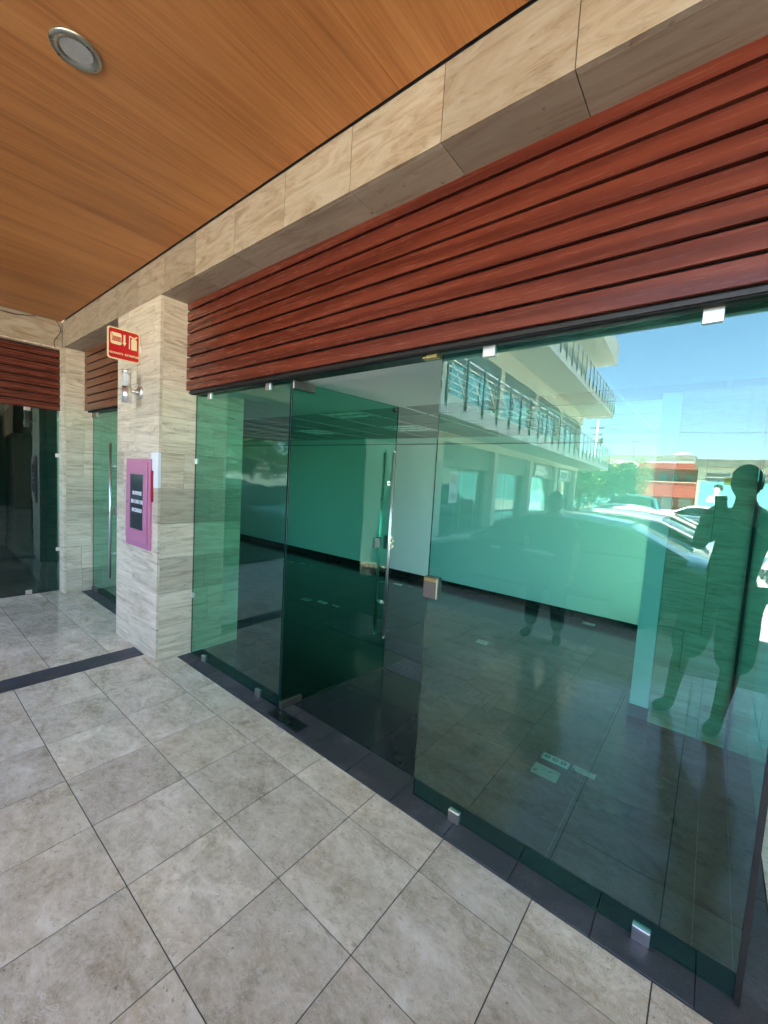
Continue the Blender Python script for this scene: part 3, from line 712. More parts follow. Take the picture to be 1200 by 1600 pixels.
# slabs and railings
for z0, z1, name in ((3.13, 3.62, 1), (6.75, 7.25, 2)):
    mb = MB(); mb.box(-.29, 1.5, -30.05, -2.78, z0, z1, bev=.01); wp('balcony_slab', mb, M_SLAB)
    # upper storey front
    mb = MB(); mb.box(-.277, 0.0, -28, -2.8, z0+2.87, z0+3.6); 
    wp('lintel', mb, M_REND)
    for u in COLS:
        mb = MB(); mb.box(-.277, .006, -u-.2, -u+.2, z1, z0+2.87); wp('column', mb, M_REND)
    for k in range(0, 5):
        u0_, u1_ = COLS[k]+.2, COLS[k+1]-.2
        mb = MB(); z = z0+2.25
        while z < z0+2.86: mb.box(-.12, -.09, -u1_, -u0_, z, z+.062, bev=.006); z += .075
        wp('shutter', mb, M_SHUT)
        mb = MB(); mb.box(-.276, -.24, -u1_, -u0_, z1, z0+2.87); wg_ = wp('upper_wall', mb, M_SHUT)
        for q in (.12, .42, .66):
            y0 = -(u0_+(u1_-u0_)*(q+.2)); y1 = -(u0_+(u1_-u0_)*q)
            mb = MB(); mb.box(-.238, -.20, y0, y1, z1+.02, z0+2.2); mb.build('glass_door', simple('teal_glass', (.10, .42, .40), .15), wg_)
    rail = z1+.93
    mb = MB(); mb.tube((1.47, -2.8, rail), (1.47, -30, rail), .028, n=8)
    for k in range(5): mb.tube((1.47, -2.8, z1+.12+.16*k), (1.47, -30, z1+.12+.16*k), .011, n=5, caps=False)
    mb.tube((1.47, -30, rail), (0, -30, rail), .028, n=8)
    r_ = wp('railing', mb, M_STEEL)
    mb = MB(); n = 27; st = 27.0/n
    for k in range(n):
        y0 = -2.9-st*k; y1 = y0-st
        mb.tube((1.50, y0, z1+.05), (1.50, y1, rail-.05), .009, n=5, caps=False); mb.tube((1.50, y0, rail-.05), (1.50, y1, z1+.05), .009, n=5, caps=False)
    mb.build('cross_brace', M_STEEL, r_)
    M_RP = simple('railing_dark_%d' % name, (.03, .045, .045), .4, .4)
    for k in range(n+1):
        y0 = -2.9-st*k
        mb = MB(); mb.obox((1.525, y0, (z1+rail)/2-.12), (.012, 0, 0), (0, .03, 0), (0, 0, (rail-z1)/2+.12))
        mb.tube((1.54, y0, z1-.32), (1.52, y0, z1+.05), .012, .035, n=6)
        mb.lathe([(.002, -.05), (.04, -.02), (.045, .01), (.02, .04), (.002, .05)], (1.56, y0, z1+.06), n=8, mi=1)
        mb.build('railing_post', [M_RP, simple('post_knob', (.75, .68, .5), .3, .7) if k == 0 else bpy.data.materials['post_knob']], r_)
    for k in range(3):
        y0 = -30; xx = .1+.5*k
mb = MB(); mb.box(-1, 1.5, -29.6, -2.0, 10.2, 11.5, bev=.01); wp('parapet', mb, M_SLAB)

# ================================================================== CARS
def car_parts(t, prof, glassp, length, width, paint, wheel_x, wr=.33, pickup=False):
    """side profile: list of (x, z_top_of_body); cabin: list (x, z) roofline above belt. Local +x = nose"""
    hw = width/2
    bm = bmesh.new(); rings = []
    for (x, zt, zb, wf) in prof:
        h = hw*wf; ring = []
        for (yy, zz) in ((0, zb), (h*.86, zb), (h*.97, zb+(zt-zb)*.18), (h, zb+(zt-zb)*.5), (h*.985, zb+(zt-zb)*.72), (h*.93, zb+(zt-zb)*.90), (h*.80, zt-.008), (h*.4, zt+.018), (0, zt+.024)):
            ring.append((x, yy, zz))
        rings.append(ring)
    V = [[[bm.verts.new((x, s_*y, z)) for (x, y, z) in r] for r in rings] for s_ in (1, -1)]
    for s_ in (0, 1):
        for A, B in zip(V[s_], V[s_][1:]):
            for k in range(len(A)-1): bm.faces.new((A[k], A[k+1], B[k+1], B[k])).smooth = True
        for R in (V[s_][0], V[s_][-1]): bm.faces.new(R)
    bmesh.ops.remove_doubles(bm, verts=bm.verts, dist=.0005); bmesh.ops.recalc_face_normals(bm, faces=bm.faces)
    o = MB(); o.bm.free(); o.bm = bm; body = o.build('body', paint, t, recalc=False)
    md = body.modifiers.new('sub', 'SUBSURF'); md.levels = 1; md.render_levels = 2
    # cabin: glass shell
    M_CG = simple('car_glass', (.012, .018, .018), .06) if 'car_glass' not in bpy.data.materials else bpy.data.materials['car_glass']
    mb = MB(); R = []
    for (x, zr, zb, wf) in glassp:
        h = hw*wf; b = hw*.90
        R.append([(x, b, zb), (x, h+.01, zr-.06), (x, h*.86, zr-.012), (x, 0, zr), (x, -h*.86, zr-.012), (x, -h-.01, zr-.06), (x, -b, zb)])
    V = [[mb.bm.verts.new(p) for p in r] for r in R]
    for A, B in zip(V, V[1:]):
        for k in range(len(A)-1): mb.bm.faces.new((A[k], A[k+1], B[k+1], B[k])).smooth = False
    mb.build('windows', M_CG, t)
    # roof skin + pillars
    mb = MB(); T = []
    inner = glassp[1:-1]
    for (x, zr, zb, wf) in inner:
        h = hw*wf
        T.append([(x, h+.018, zr-.075), (x, h*.88+.01, zr-.002), (x, h*.45, zr+.016), (x, 0, zr+.02), (x, -h*.45, zr+.016), (x, -h*.88-.01, zr-.002), (x, -h-.018, zr-.075)])
    V = [[mb.bm.verts.new(p) for p in r] for r in T]
    for A, B in zip(V, V[1:]):
        for k in range(len(A)-1): mb.bm.faces.new((A[k], A[k+1], B[k+1], B[k])).smooth = True
    mb.build('roof', paint, t)
    for s_ in (1, -1):
        def gp_(i, top): x, zr, zb, wf = glassp[i]; return Vector((x, s_*((hw*wf+.016) if top else hw*.91), (zr-.06) if top else zb))
        for (a_, b_) in (((0, 0), (1, 1)), ((-1, 0), (-2, 1))):
            p = gp_(*a_); q = gp_(*b_); mb = MB(); mb.tube(p, q, .035, n=6); mb.build('window_pillar', paint, t)
        mid = len(glassp)//2; x, zr, zb, wf = glassp[mid]
        mb = MB(); mb.tube((x, s_*(hw*.915), zb), (x-.03, s_*(hw*wf+.016), zr-.06), .03, n=6); mb.build('window_pillar', M_RUB, t)
        xm = glassp[1][0]+.15
        mb = MB(); mb.obox((xm+.15, s_*(hw+.06), glassp[0][2]+.06), (.05, 0, 0), (0, .09, 0), (0, 0, .055)); mb.build('mirror', paint, t)
    for wx in wheel_x:
        for s_ in (1, -1):
            mb = MB(); y = s_*(hw-.10)
            mb.lathe([(wr*.60, -.10), (wr*.92, -.11), (wr, -.07), (wr, .07), (wr*.92, .11), (wr*.60, .10)], (wx, y, wr), 'Y', n=24)
            wh = mb.build('wheel', M_RUB, t)
            mb = MB(); mb.lathe([(.001, .06), (wr*.2, .075), (wr*.3, .05), (wr*.58, .07), (wr*.62, .085)], (wx, y, wr), 'Y', n=20) if s_ > 0 else mb.lathe([(.001, -.06), (wr*.2, -.075), (wr*.3, -.05), (wr*.58, -.07), (wr*.62, -.085)], (wx, y, wr), 'Y', n=20)
            mb.build('rim', M_STEEL, wh)
    nx = prof[-1][0]; bx_ = prof[0][0]
    M_HL = simple('headlight', (.7, .72, .74), .1) if 'headlight' not in bpy.data.materials else bpy.data.materials['headlight']
    M_TL = simple('taillight', (.35, .01, .01), .15) if 'taillight' not in bpy.data.materials else bpy.data.materials['taillight']
    for s_ in (1, -1):
        mb = MB(); mb.obox((nx-.10, s_*hw*.62, .68), (.10, -s_*.05, 0), (.02, .17*s_, 0), (-.02, 0, .055)); mb.build('headlight', M_HL, t)
        mb = MB(); mb.obox((bx_+.05, s_*hw*.70, .80), (.06, 0, 0), (0, .14, 0), (0, 0, .07)); mb.build('taillight', M_TL, t)
        for hx in (-.25, .65):
            mb = MB(); mb.obox((hx, s_*(hw+.004), .82), (.08, 0, 0), (0, .012, 0), (0, 0, .014)); mb.build('door_handle', M_STEEL, t)
    mb = MB(); mb.obox((nx-.03, 0, .48), (.03, 0, 0), (0, hw*.45, 0), (0, 0, .09)); mb.build('grille', M_RUB, t)
    mb = MB(); mb.obox((bx_+.02, 0, .62), (.02, 0, 0), (0, .26, 0), (0, 0, .07)); mb.build('number_plate', M_PLASTER, t)
SEDAN = [(-2.25, .78, .38, .80), (-2.12, .98, .26, .92), (-1.5, 1.02, .22, .99), (-.6, .96, .2, 1.0), (.4, .94, .2, 1.0), (1.0, .93, .2, 1.0), (1.6, .84, .22, .98), (2.05, .72, .26, .90), (2.22, .60, .36, .76)]
SEDG = [(-1.85, 1.00, .98, .74), (-1.15, 1.36, .96, .70), (-.5, 1.44, .95, .72), (.0, 1.45, .94, .73), (.35, 1.40, .93, .72), (1.15, .95, .93, .78)]
SUVP = [(-2.2, .95, .40, .84), (-2.1, 1.10, .30, .95), (-1.3, 1.10, .26, 1.0), (0, 1.06, .25, 1.0), (1.0, 1.05, .25, 1.0), (1.6, .98, .26, .99), (2.1, .88, .3, .92), (2.25, .72, .38, .8)]
SUVG = [(-2.12, 1.12, 1.09, .80), (-1.75, 1.58, 1.08, .74), (-.8, 1.68, 1.07, .76), (.1, 1.69, 1.06, .76), (.45, 1.63, 1.05, .75), (1.2, 1.06, 1.05, .80)]
PKP = [(-2.6, 1.05, .5, .92), (-2.55, 1.10, .42, .97), (-.75, 1.10, .35, 1.0), (.2, 1.08, .32, 1.0), (1.3, 1.10, .32, 1.0), (2.2, 1.05, .36, .97), (2.5, .85, .42, .88)]
PKG = [(-.85, 1.10, 1.09, .86), (-.65, 1.72, 1.08, .76), (-.2, 1.78, 1.07, .77), (.35, 1.78, 1.07, .77), (.6, 1.70, 1.07, .76), (1.25, 1.10, 1.08, .82)]
def paint(name, col, metal=.0): 
    a = N(name); f = a.noise(a.coord((1, 1, 1), False), 3, 4)
    return a.pbr(a.mix(f, tuple(x*.95 for x in col), tuple(min(1, x*1.05) for x in col)), .25, metal, .5, coat=1.0)
CARS = [
 ('parked_car', 'dark teal blue car parked closest to the walkway, side on', -2.05, -3.85, PI, SEDAN, SEDG, (.03, .065, .09), .3, 1.80),
 ('parked_car', 'silver car parked second from the walkway', -1.9, -6.6, PI, SEDAN, SEDG, (.55, .58, .60), .6, 1.80),
 ('parked_car', 'white car parked third from the walkway', -1.9, -9.6, PI, SEDAN, SEDG, (.78, .78, .76), 0, 1.86),
 ('parked_car', 'light silver car added right of the dark teal car to cover the bright lot', 3.15, -3.95, PI, SEDAN, SEDG, (.50, .54, .58), .5, 1.80),  # added to hide overbright ground beside the photographer's reflection
 ('parked_car', 'blue grey car added behind the light silver car to cover the bright lot', 3.0, -7.1, PI, SEDAN, SEDG, (.16, .20, .26), .4, 1.80),  # also added, masks sunlit lot showing past the nearer car
 ('parked_car', 'white car parked on the far side of the car park, beyond the pickup', -.6, -19.6, PI, SEDAN, SEDG, (.80, .80, .78), 0, 1.80),
 ('parked_car', 'white car parked in front of the shuttered wing shops', -2.7, -13.0, PI, SEDAN, SEDG, (.74, .76, .76), 0, 1.80),
]
for nm, lb, x, y, rz, pf, gf, col, met, wd in CARS:
    t = thing(nm, lb, 'car', (x, y, -.2), rz, 'cars parked in front of the arcade')
    car_parts(t, pf, gf, 4.5, wd, paint('paint_%d_%d' % (int(-y*10), int(x)), col, met), (-1.35, 1.38))
t = thing('pickup_truck', 'dark grey green pickup truck parked behind the white cars', 'pickup', (-2.55, -16.3, -.2), PI, 'cars parked in front of the arcade')
car_parts(t, PKP, PKG, 5.1, 1.9, paint('paint_pickup', (.05, .085, .085), .3), (-1.6, 1.55), wr=.38)

# ================================================================== FAR BUILDINGS
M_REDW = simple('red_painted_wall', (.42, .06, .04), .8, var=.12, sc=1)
M_REDSHADE = simple('red_shade_wall', (.30, .04, .03), .8, var=.12, sc=1)  # darkened copy of the wall red; recess shade put into the colour
t = thing('red_building', 'two storey red building with balcony across the street', 'building', (-5.0, -65, -.2))
def rp(n, mb, m, p=None): return mb.build(n, m, p or t)
mb = MB(); mb.box(-3.9, 3.2, -8, -1.2, 0, 6.1); rp('wall', mb, M_REDSHADE)
mb = MB(); mb.box(-3.95, 3.25, -8, .1, 5.55, 6.35); rp('roof', mb, M_REDW)
mb = MB(); mb.box(-3.95, 3.2, -1.2, .0, 1.75, 3.7); rp('balcony', mb, M_REDW)
mb = MB(); mb.box(2.9, 3.7, -8, .05, 0, 6.3); rp('end_wall', mb, M_REDW)
mb = MB(); mb.box(-4.0, 3.2, -.1, .08, 3.7, 3.85); rp('balcony_rail', mb, simple('pale_pink', (.62, .35, .28), .8))
for x in (-2.6, -1.0, .5, 1.9):
    mb = MB(); mb.box(x-.35, x+.35, -1.2, -1.15, 3.9, 4.95); w_ = rp('window', mb, simple('green_window', (.10, .22, .20), .2) if 'green_window' not in bpy.data.materials else bpy.data.materials['green_window'])
    mb = MB(); mb.box(x-.42, x+.42, -1.16, -1.10, 3.82, 3.9); mb.build('sill', M_REND, w_)
for x in (-2.8, -.2, 1.8):
    mb = MB(); mb.box(x-.7, x+.7, -1.2, -1.12, 0, 1.7); rp('ground_opening', mb, M_DSTEEL)
for x in (-2.2, .2, 2.0):
    mb = MB(); mb.tube((x, .02, 1.75), (x, .02, 3.7), .03, n=6); rp('downpipe', mb, M_REDSHADE)
t = thing('warehouse', 'long cream warehouse rising behind the red building', 'building', (-9.5, -86, -.2))
mb = MB(); mb.box(-8.5, 6, -15, 0, 0, 8.9); rp('wall', mb, simple('cream_wall', (.70, .66, .52), .85))
mb = MB(); mb.box(-8.7, 6.2, -15, .2, 8.9, 9.15); rp('roof_edge', mb, M_GREYW)
mb = MB(); mb.lathe([(1.7, 9.15), (1.6, 9.5), (1.0, 9.8), (.01, 9.9)], (4.2, -3, 0), n=20); rp('roof_dome', mb, M_GREYW)
t = thing('cream_shop_building', 'low cream building with weathered dark roof right of the red building', 'building', (2.2, -55, -.2))
mb = MB(); mb.box(-4.0, 12, -10, 0, 0, 5.3); rp('wall', mb, simple('cream_shop_wall', (.66, .60, .44), .85, var=.15, sc=.8))
mb = MB(); mb.box(-4.3, 12.2, -10, .35, 5.3, 6.15); rp('roof', mb, simple('weathered_roof', (.20, .19, .15), .9, var=.5, sc=1.5))
for k in range(4):
    mb = MB(); mb.box(-3.2+3.4*k, -1.2+3.4*k, 0, .05, 3.75, 4.6); w_ = rp('window', mb, M_DSTEEL)
    mb = MB(); mb.box(-3.2+3.4*k, -1.2+3.4*k, .05, .10, 4.15, 4.25); mb.build('frame', M_REND, w_)
M_TEAL = simple('teal_painted_wall', (.20, .52, .50), .8, var=.12, sc=1)
t = thing('mural_wall', 'turquoise painted wall with a mural portrait of a dark haired figure', 'wall', (3.5, -54.5, -.2))
mb = MB(); mb.box(-5.0, 10, -.2, 0, 0, 3.7); rp('wall', mb, M_TEAL)
mb = MB()
mb.poly([(-4.35, .004, 1.4), (-2.7, .004, 1.4), (-2.75, .004, 2.0), (-3.1, .004, 2.25), (-3.3, .004, 2.3), (-3.32, .004, 2.5), (-3.15, .004, 2.7), (-3.1, .004, 3.0), (-3.3, .004, 3.25), (-3.6, .004, 3.2), (-3.75, .004, 2.95), (-3.7, .004, 2.55), (-3.6, .004, 2.35), (-3.9, .004, 2.2), (-4.25, .004, 2.0)], (0, 1, 0), .004)
rp('mural_figure', mb, simple('mural_white', (.72, .72, .62), .8))
mb = MB(); mb.poly([(-3.75, .010, 3.0), (-3.5, .010, 3.12), (-3.25, .010, 3.0), (-3.12, .010, 2.7), (-2.98, .010, 2.8), (-2.95, .010, 3.15), (-3.2, .010, 3.42), (-3.55, .010, 3.42), (-3.78, .010, 3.2)], (0, 1, 0), .004)
rp('mural_hair', mb, simple('mural_black', (.03, .04, .03), .8))
t = thing('boundary_wall', 'low turquoise wall below the trees', 'wall', (-9.0, -50, -.2))
mb = MB(); mb.box(-8, 2.0, -.2, 0, 0, 2.3); rp('wall', mb, M_TEAL)
mb = MB(); mb.box(-8, 2.0, -.25, .05, 2.3, 2.42); rp('coping', mb, M_SLAB)
# fence opposite the wing (mirrored in its windows)
t = thing('street_fence', 'pale boundary wall with dark railings on the far side of the car park', 'fence', (14, -20, -.2))
mb = MB(); mb.box(-.1, .1, -20, 20, 0, 1.2); rp('wall', mb, M_SLAB)
mb = MB()
for k in range(100): mb.tube((0, -20+.4*k, 1.2), (0, -20+.4*k, 2.4), .02, n=4, caps=False)
mb.box(-.03, .03, -20, 20, 2.3, 2.36); rp('railings', mb, M_HEAD)

# ================================================================== TREES, POLES
def leaf_mat(name, col, col2):
    a = N(name); g = a.n('NewGeometry'); c = a.ramp(g.outputs['Random Per Island'], [(0, col), (1, col2)])
    m = a.pbr(c, .55, 0, .4); a.p.inputs['Transmission Weight'].default_value = 0
    return m
ML = {'g': leaf_mat('leaf_green', (.035, .075, .014), (.13, .22, .045)), 'd': leaf_mat('leaf_dark', (.02, .045, .012), (.07, .12, .03)),
      'o': leaf_mat('leaf_flower', (.10, .14, .05), (.50, .20, .06))}
M_BARK = simple('bark', (.10, .075, .05), .9)
def tree(x, y, h, r, key, lab, n=3500, cz=.62, leaf=.16, seed=0, flat=.75):
    rnd = random.Random(seed); t = thing('tree', lab, 'tree', (x, y, -.2), group='trees beside the wing')
    mb = MB(); mb.tube((0, 0, 0), (.1, 0, h*.35), .16, .11, n=8)
    limbs = []
    for k in range(7):
        a_ = k*2.4; e = Vector((math.cos(a_)*r*.55, math.sin(a_)*r*.55, h*(.55+.3*rnd.random()))); mb.tube((.1, 0, h*.33), e, .07, .025, n=6); limbs.append(e)
    mb.build('trunk', M_BARK, t)
    cl = [(Vector((rnd.uniform(-1, 1)*r*.75, rnd.uniform(-1, 1)*r*.75, h*cz+rnd.uniform(-1, 1)*r*flat*.8)), r*rnd.uniform(.25, .45)) for _ in range(16)]+[(l, r*.4) for l in limbs]
    mb = MB()
    for k in range(n):
        c_, cr = rnd.choice(cl); d = Vector((rnd.gauss(0, 1), rnd.gauss(0, 1), rnd.gauss(0, 1))).normalized()*cr*rnd.uniform(.6, 1.1)
        p = c_+d; a_ = Vector((rnd.gauss(0, 1), rnd.gauss(0, 1), rnd.gauss(0, .6))).normalized()*leaf*rnd.uniform(.6, 1.3); b_ = a_.orthogonal().normalized()*a_.length*.5
        mb.quad(p-a_, p-b_, p+a_, p+b_)
    mb.build('crown', ML[key], t, recalc=False)
tree(-9.6, -36.5, 4.6, 2.2, 'g', 'bright green leafy tree at the end of the shuttered wing', 6000, seed=1, cz=.52, flat=1.0)
tree(-7.9, -41.5, 4.8, 2.0, 'd', 'darker green tree behind the bright leafy one', 4500, seed=2, cz=.6)
tree(-7.6, -46.5, 5.3, 2.2, 'o', 'orange flowering tree left of the red building', 4500, seed=3, cz=.62, leaf=.13)
tree(-12.0, -40.5, 4.4, 2.6, 'd', 'dark tree partly hidden behind the wing corner', 4500, seed=4)
for k in range(8):
    tree(15.5+(k % 2), -4-5*k, 5+(k % 3), 2.4, 'g' if k % 2 else 'd', 'leafy street tree behind the railings, number %s from the arcade' % ('one two three four five six seven eight'.split()[k]), 1800, seed=20+k, leaf=.2)
t = thing('utility_pole', 'concrete utility pole with transformer beyond the balcony end', 'utility pole', (-11.5, -50, -.2))
mb = MB(); mb.tube((0, 0, 0), (0, 0, 10.2), .16, .10, n=10); rp('pole', mb, M_SLAB)
mb = MB(); mb.obox((0, 0, 9.3), (.8, 0, 0), (0, .06, 0), (0, 0, .06)); mb.obox((0, 0, 8.5), (.6, 0, 0), (0, .06, 0), (0, 0, .06)); rp('crossarm', mb, M_DSTEEL)
mb = MB(); mb.lathe([(.01, 0), (.25, .02), (.26, .75), (.1, .85), (.01, .85)], (.45, .1, 7.4), n=14); rp('transformer', mb, M_DSTEEL)
t = thing('antenna_mast', 'thin antenna mast standing behind the trees', 'mast', (-10.45, -70, -.2))
mb = MB(); mb.tube((0, 0, 0), (0, 0, 10.1), .06, .03, n=6); rp('mast', mb, M_DSTEEL)
mb = MB(); mb.tube((-.3, 0, 9.9), (.3, 0, 9.9), .03, n=6); rp('antenna', mb, M_DSTEEL)
for k, (z, ll) in enumerate(((9.05, 'upper'), (6.2, 'middle'), (5.9, 'lower'))):
    mb = MB(); pts = [(-11.5+1.2*q, -50+(.0 if k == 0 else .4*k), z-.35*math.sin(PI*q/16)-.05*q) for q in range(17)]
    mb.path(pts, .016, n=4); tag(mb.build('power_line', M_RUB), ll+' power line strung across the sky from the utility pole', 'power line')

# ================================================================== PEOPLE
def skin_mesh(chains, sub=2):
    """chains: list of (points, radii, links) ; returns evaluated mesh"""
    me = bpy.data.meshes.new('tmp'); V = []; E = []; R = []
    idx = {}
    for ch in chains:
        prev = None
        for key, p, r in ch:
            if key in idx: k = idx[key]
            else: k = len(V); idx[key] = k; V.append(p); R.append(r)
            if prev is not None: E.append((prev, k))
            prev = k
    me.from_pydata([Vector(v) for v in V], E, [])
    o = bpy.data.objects.new('tmp', me); C.objects.link(o)
    sm = o.modifiers.new('skin', 'SKIN'); sm.use_smooth_shade = True
    for k, r in enumerate(R):
        sv = me.skin_vertices[0].data[k]; sv.radius = r if isinstance(r, tuple) else (r, r); sv.use_root = (k == 0)
    ss = o.modifiers.new('sub', 'SUBSURF'); ss.levels = sub; ss.render_levels = sub
    dg = bpy.context.evaluated_depsgraph_get(); m2 = bpy.data.meshes.new_from_object(o.evaluated_get(dg))
    bpy.data.objects.remove(o); return m2
def join_meshes(name, meshes, m, parent):
    bm = bmesh.new()
    for me in meshes: bm.from_mesh(me)
    for f in bm.faces: f.smooth = True
    o = MB(); o.bm.free(); o.bm = bm; return o.build(name, m, parent, recalc=False)
def head_mesh(c, facing, hgt=.235):
    bm = bmesh.new(); bmesh.ops.create_uvsphere(bm, u_segments=28, v_segments=20, radius=1)
    fx = Vector((facing.x, facing.y, 0)).normalized(); sx = Vector((-fx.y, fx.x, 0))
    for v in bm.verts:
        x, y, z = v.co  # y = forward
        jaw = max(0, -z); wx = .076*(1-.32*jaw**1.5); wy = .098*(1-.12*jaw)
        px, py, pz = x*wx, y*wy, z*hgt/2
        if y > 0:
            if abs(x) < .25 and -.25 < z < .18: py += .016*(1-abs(x)/.25)*(1-abs(z+.05)/.25 if abs(z+.05) < .25 else 0)
            if .12 < abs(x) < .5 and .0 < z < .25: py -= .006
            if abs(x) < .3 and -.55 < z < -.4: py += .005
        v.co = c + sx*px + fx*py + Vector((0, 0, pz))
    for s_ in (-1, 1):
        r = bmesh.ops.create_uvsphere(bm, u_segments=8, v_segments=6, radius=1)
        for v in r['verts']: v.co = c + sx*s_*(.078+v.co.x*.010) + fx*(-.005+v.co.y*.018) + Vector((0, 0, -.005+v.co.z*.032))
    me = bpy.data.meshes.new('h'); bm.to_mesh(me); bm.free(); return me
def hand_chain(wr, dirv, palm_n, s_, curl=.5):
    """wrist point, direction of fingers, palm normal; returns list of meshes (palm + 5 fingers)"""
    dirv = dirv.normalized(); palm_n = palm_n.normalized(); side = dirv.cross(palm_n).normalized()*s_
    out = []
    kn = wr+dirv*.085
    out.append(skin_mesh([[('w', wr, (.024, .018)), ('m', wr+dirv*.045, (.036, .016)), ('k', kn, (.038, .014))]], 1))
    for k, (o_, L) in enumerate(((.030, .070), (.010, .080), (-.010, .075), (-.029, .058))):
        b = kn+side*o_; ch = [('a', b-dirv*.02, .009)]; p = b; an = 0
        for q in range(3):
            an += curl*(.35+.35*q); d = dirv*math.cos(an)+palm_n*math.sin(an); p = p+d*L*(.42, .32, .26)[q]; ch.append(('b%d' % q, p, .0088-.0008*q))
        out.append(skin_mesh([ch], 1))
    b = wr+dirv*.03+side*.034; ch = [('a', wr+dirv*.02+side*.015, .012), ('b', b+side*.012+dirv*.012, .011), ('c', b+side*.022+dirv*.038+palm_n*.012, .0095), ('d', b+side*.018+dirv*.062+palm_n*.026, .008)]
    out.append(skin_mesh([ch], 1)); return out
def person(label, base, facing, J, cloth, pants, skinc, shoe, shorts=True, hair=(.02, .015, .01), bulk=1.0):
    t = thing('person', label, 'person', base)
    B = Vector(base)
    L = lambda p: Vector(p)-B
    sk = simple('skin_%s' % cloth[1], skinc, .5); 
    j = {k: L(v) for k, v in J.items() if k != 'curl'}
    ch = [[('pel', j['pel'], (.155, .11)), ('wai', j['wai'], (.135, .10)), ('che', j['che'], (.165, .11)), ('ub', j['ub'], (.11, .075)), ('nk', j['nk'], .057), ('hd', j['head']+Vector((0, 0, -.03)), .06)]]
    for s_ in 'lr':
        ch.append([('ub', j['ub'], .09), ('sh'+s_, j['sh'+s_], .058), ('el'+s_, j['el'+s_], .042), ('wr'+s_, j['wr'+s_], .026)])
        ch.append([('pel', j['pel'], .14), ('hp'+s_, j['hp'+s_], .098), ('kn'+s_, j['kn'+s_], .060), ('cf'+s_, j['kn'+s_].lerp(j['an'+s_], .35), .056), ('an'+s_, j['an'+s_], .038), ('he'+s_, Vector((j['an'+s_].x, j['an'+s_].y, .045)), .042), ('to'+s_, j['to'+s_], .035)])
    ms = [skin_mesh(ch)]; ms.append(head_mesh(j['head'], facing))
    for s_, sg in (('l', 1), ('r', -1)):
        ms += hand_chain(j['wr'+s_], Vector(J['hd'+s_]), Vector(J['pn'+s_]), sg, J.get('curl', .6))
    join_meshes('body', ms, sk, t)
    # shirt
    ch = [[('pel', j['pel']+Vector((0, 0, -.06)), (.195*bulk, .15*bulk)), ('wai', j['wai'], (.185*bulk, .14*bulk)), ('che', j['che'], (.20*bulk, .14*bulk)), ('ub', j['ub'], (.125, .09)), ('nk', j['nk']+Vector((0, 0, -.035)), .070)]]
    for s_ in 'lr': ch.append([('ub', j['ub'], .1), ('sh'+s_, j['sh'+s_], .076), ('sl'+s_, j['sh'+s_].lerp(j['el'+s_], .78), .076*bulk)])
    join_meshes('shirt', [skin_mesh(ch)], simple(cloth[1], cloth[0], .85), t)
    ch = []
    for s_ in 'lr':
        end = j['kn'+s_] + (Vector((0, 0, -.10)) if shorts else (j['an'+s_]-j['kn'+s_])*.93)
        c_ = [('pel', j['pel'], (.172, .13)), ('hp'+s_, j['hp'+s_], .128)]
        if shorts: c_ += [('t'+s_, j['hp'+s_].lerp(end, .6), .122), ('e'+s_, end, .108)]
        else: c_ += [('k'+s_, j['kn'+s_], .085), ('e'+s_, end, .068)]
        ch.append(c_)
    join_meshes('shorts' if shorts else 'trousers', [skin_mesh(ch)], simple(pants[1], pants[0], .9), t)
    for s_ in 'lr':
        join_meshes('shoe', [skin_mesh([[('a', Vector((j['an'+s_].x, j['an'+s_].y, .06)), (.048, .052)), ('b', Vector((j['an'+s_].x, j['an'+s_].y, .045)).lerp(j['to'+s_], .5), (.05, .044)), ('c', j['to'+s_], (.045, .036))]])], simple(shoe[1]+s_, shoe[0], .6), t)
    # hair cap
    me = head_mesh(j['head'], facing); bm = bmesh.new(); bm.from_mesh(me)
    fx = Vector((facing.x, facing.y, 0)).normalized(); dele = []
    for v in bm.verts:
        d = v.co-j['head']
        if d.z < .015+.45*max(0, d.dot(fx)) - (.06 if d.dot(fx) < 0 else 0): dele.append(v)
        v.co = j['head']+d*1.09+Vector((0, 0, .006))
    bmesh.ops.delete(bm, geom=dele, context='VERTS')
    for f in bm.faces: f.smooth = True
    o = MB(); o.bm.free(); o.bm = bm; o.build('hair', simple('hair_'+cloth[1], hair, .7), t, recalc=False)
    mb = MB(); sx = Vector((-fx.y, fx.x, 0)); M_EYE = simple('eye_'+cloth[1], (.03, .02, .02), .2)
    for s_ in (-1, 1): mb.lathe([(.001, -.008), (.009, -.003), (.011, .002), (.001, .01)], j['head']+sx*s_*.030+fx*.088+Vector((0, 0, .012)), 'Z', n=10)
    mb.build('eyes', M_EYE, t)
    return t, j
fc = Vector((-.62, .78, 0))      # photographer faces the phone
sxv = Vector((.78, .62, 0))
hc = Vector((.155, -.36, 1.715))
J = dict(pel=(.11, -.39, .98), wai=(.14, -.40, 1.14), che=(.17, -.40, 1.32), ub=(.18, -.40, 1.47), nk=(.17, -.385, 1.57), head=hc,
         shl=(.03, -.50, 1.47), shr=(.34, -.28, 1.47), ell=(-.07, -.33, 1.25), elr=(.56, -.26, 1.20), wrl=(-.055, -.115, 1.43), wrr=(.22, -.06, 1.44),
         hpl=(.01, -.46, .92), hpr=(.20, -.31, .92), knl=(-.08, -.41, .50), knr=(.20, -.28, .50), anl=(-.13, -.36, .09), anr=(.15, -.25, .09), tol=(-.21, -.23, .035), tor=(.10, -.09, .035),
         hdl=(.25, .25, .9), hdr=(-.75, .02, .62), pnl=(.75, .1, -.3), pnr=(-.2, -.75, .3), curl=.55)
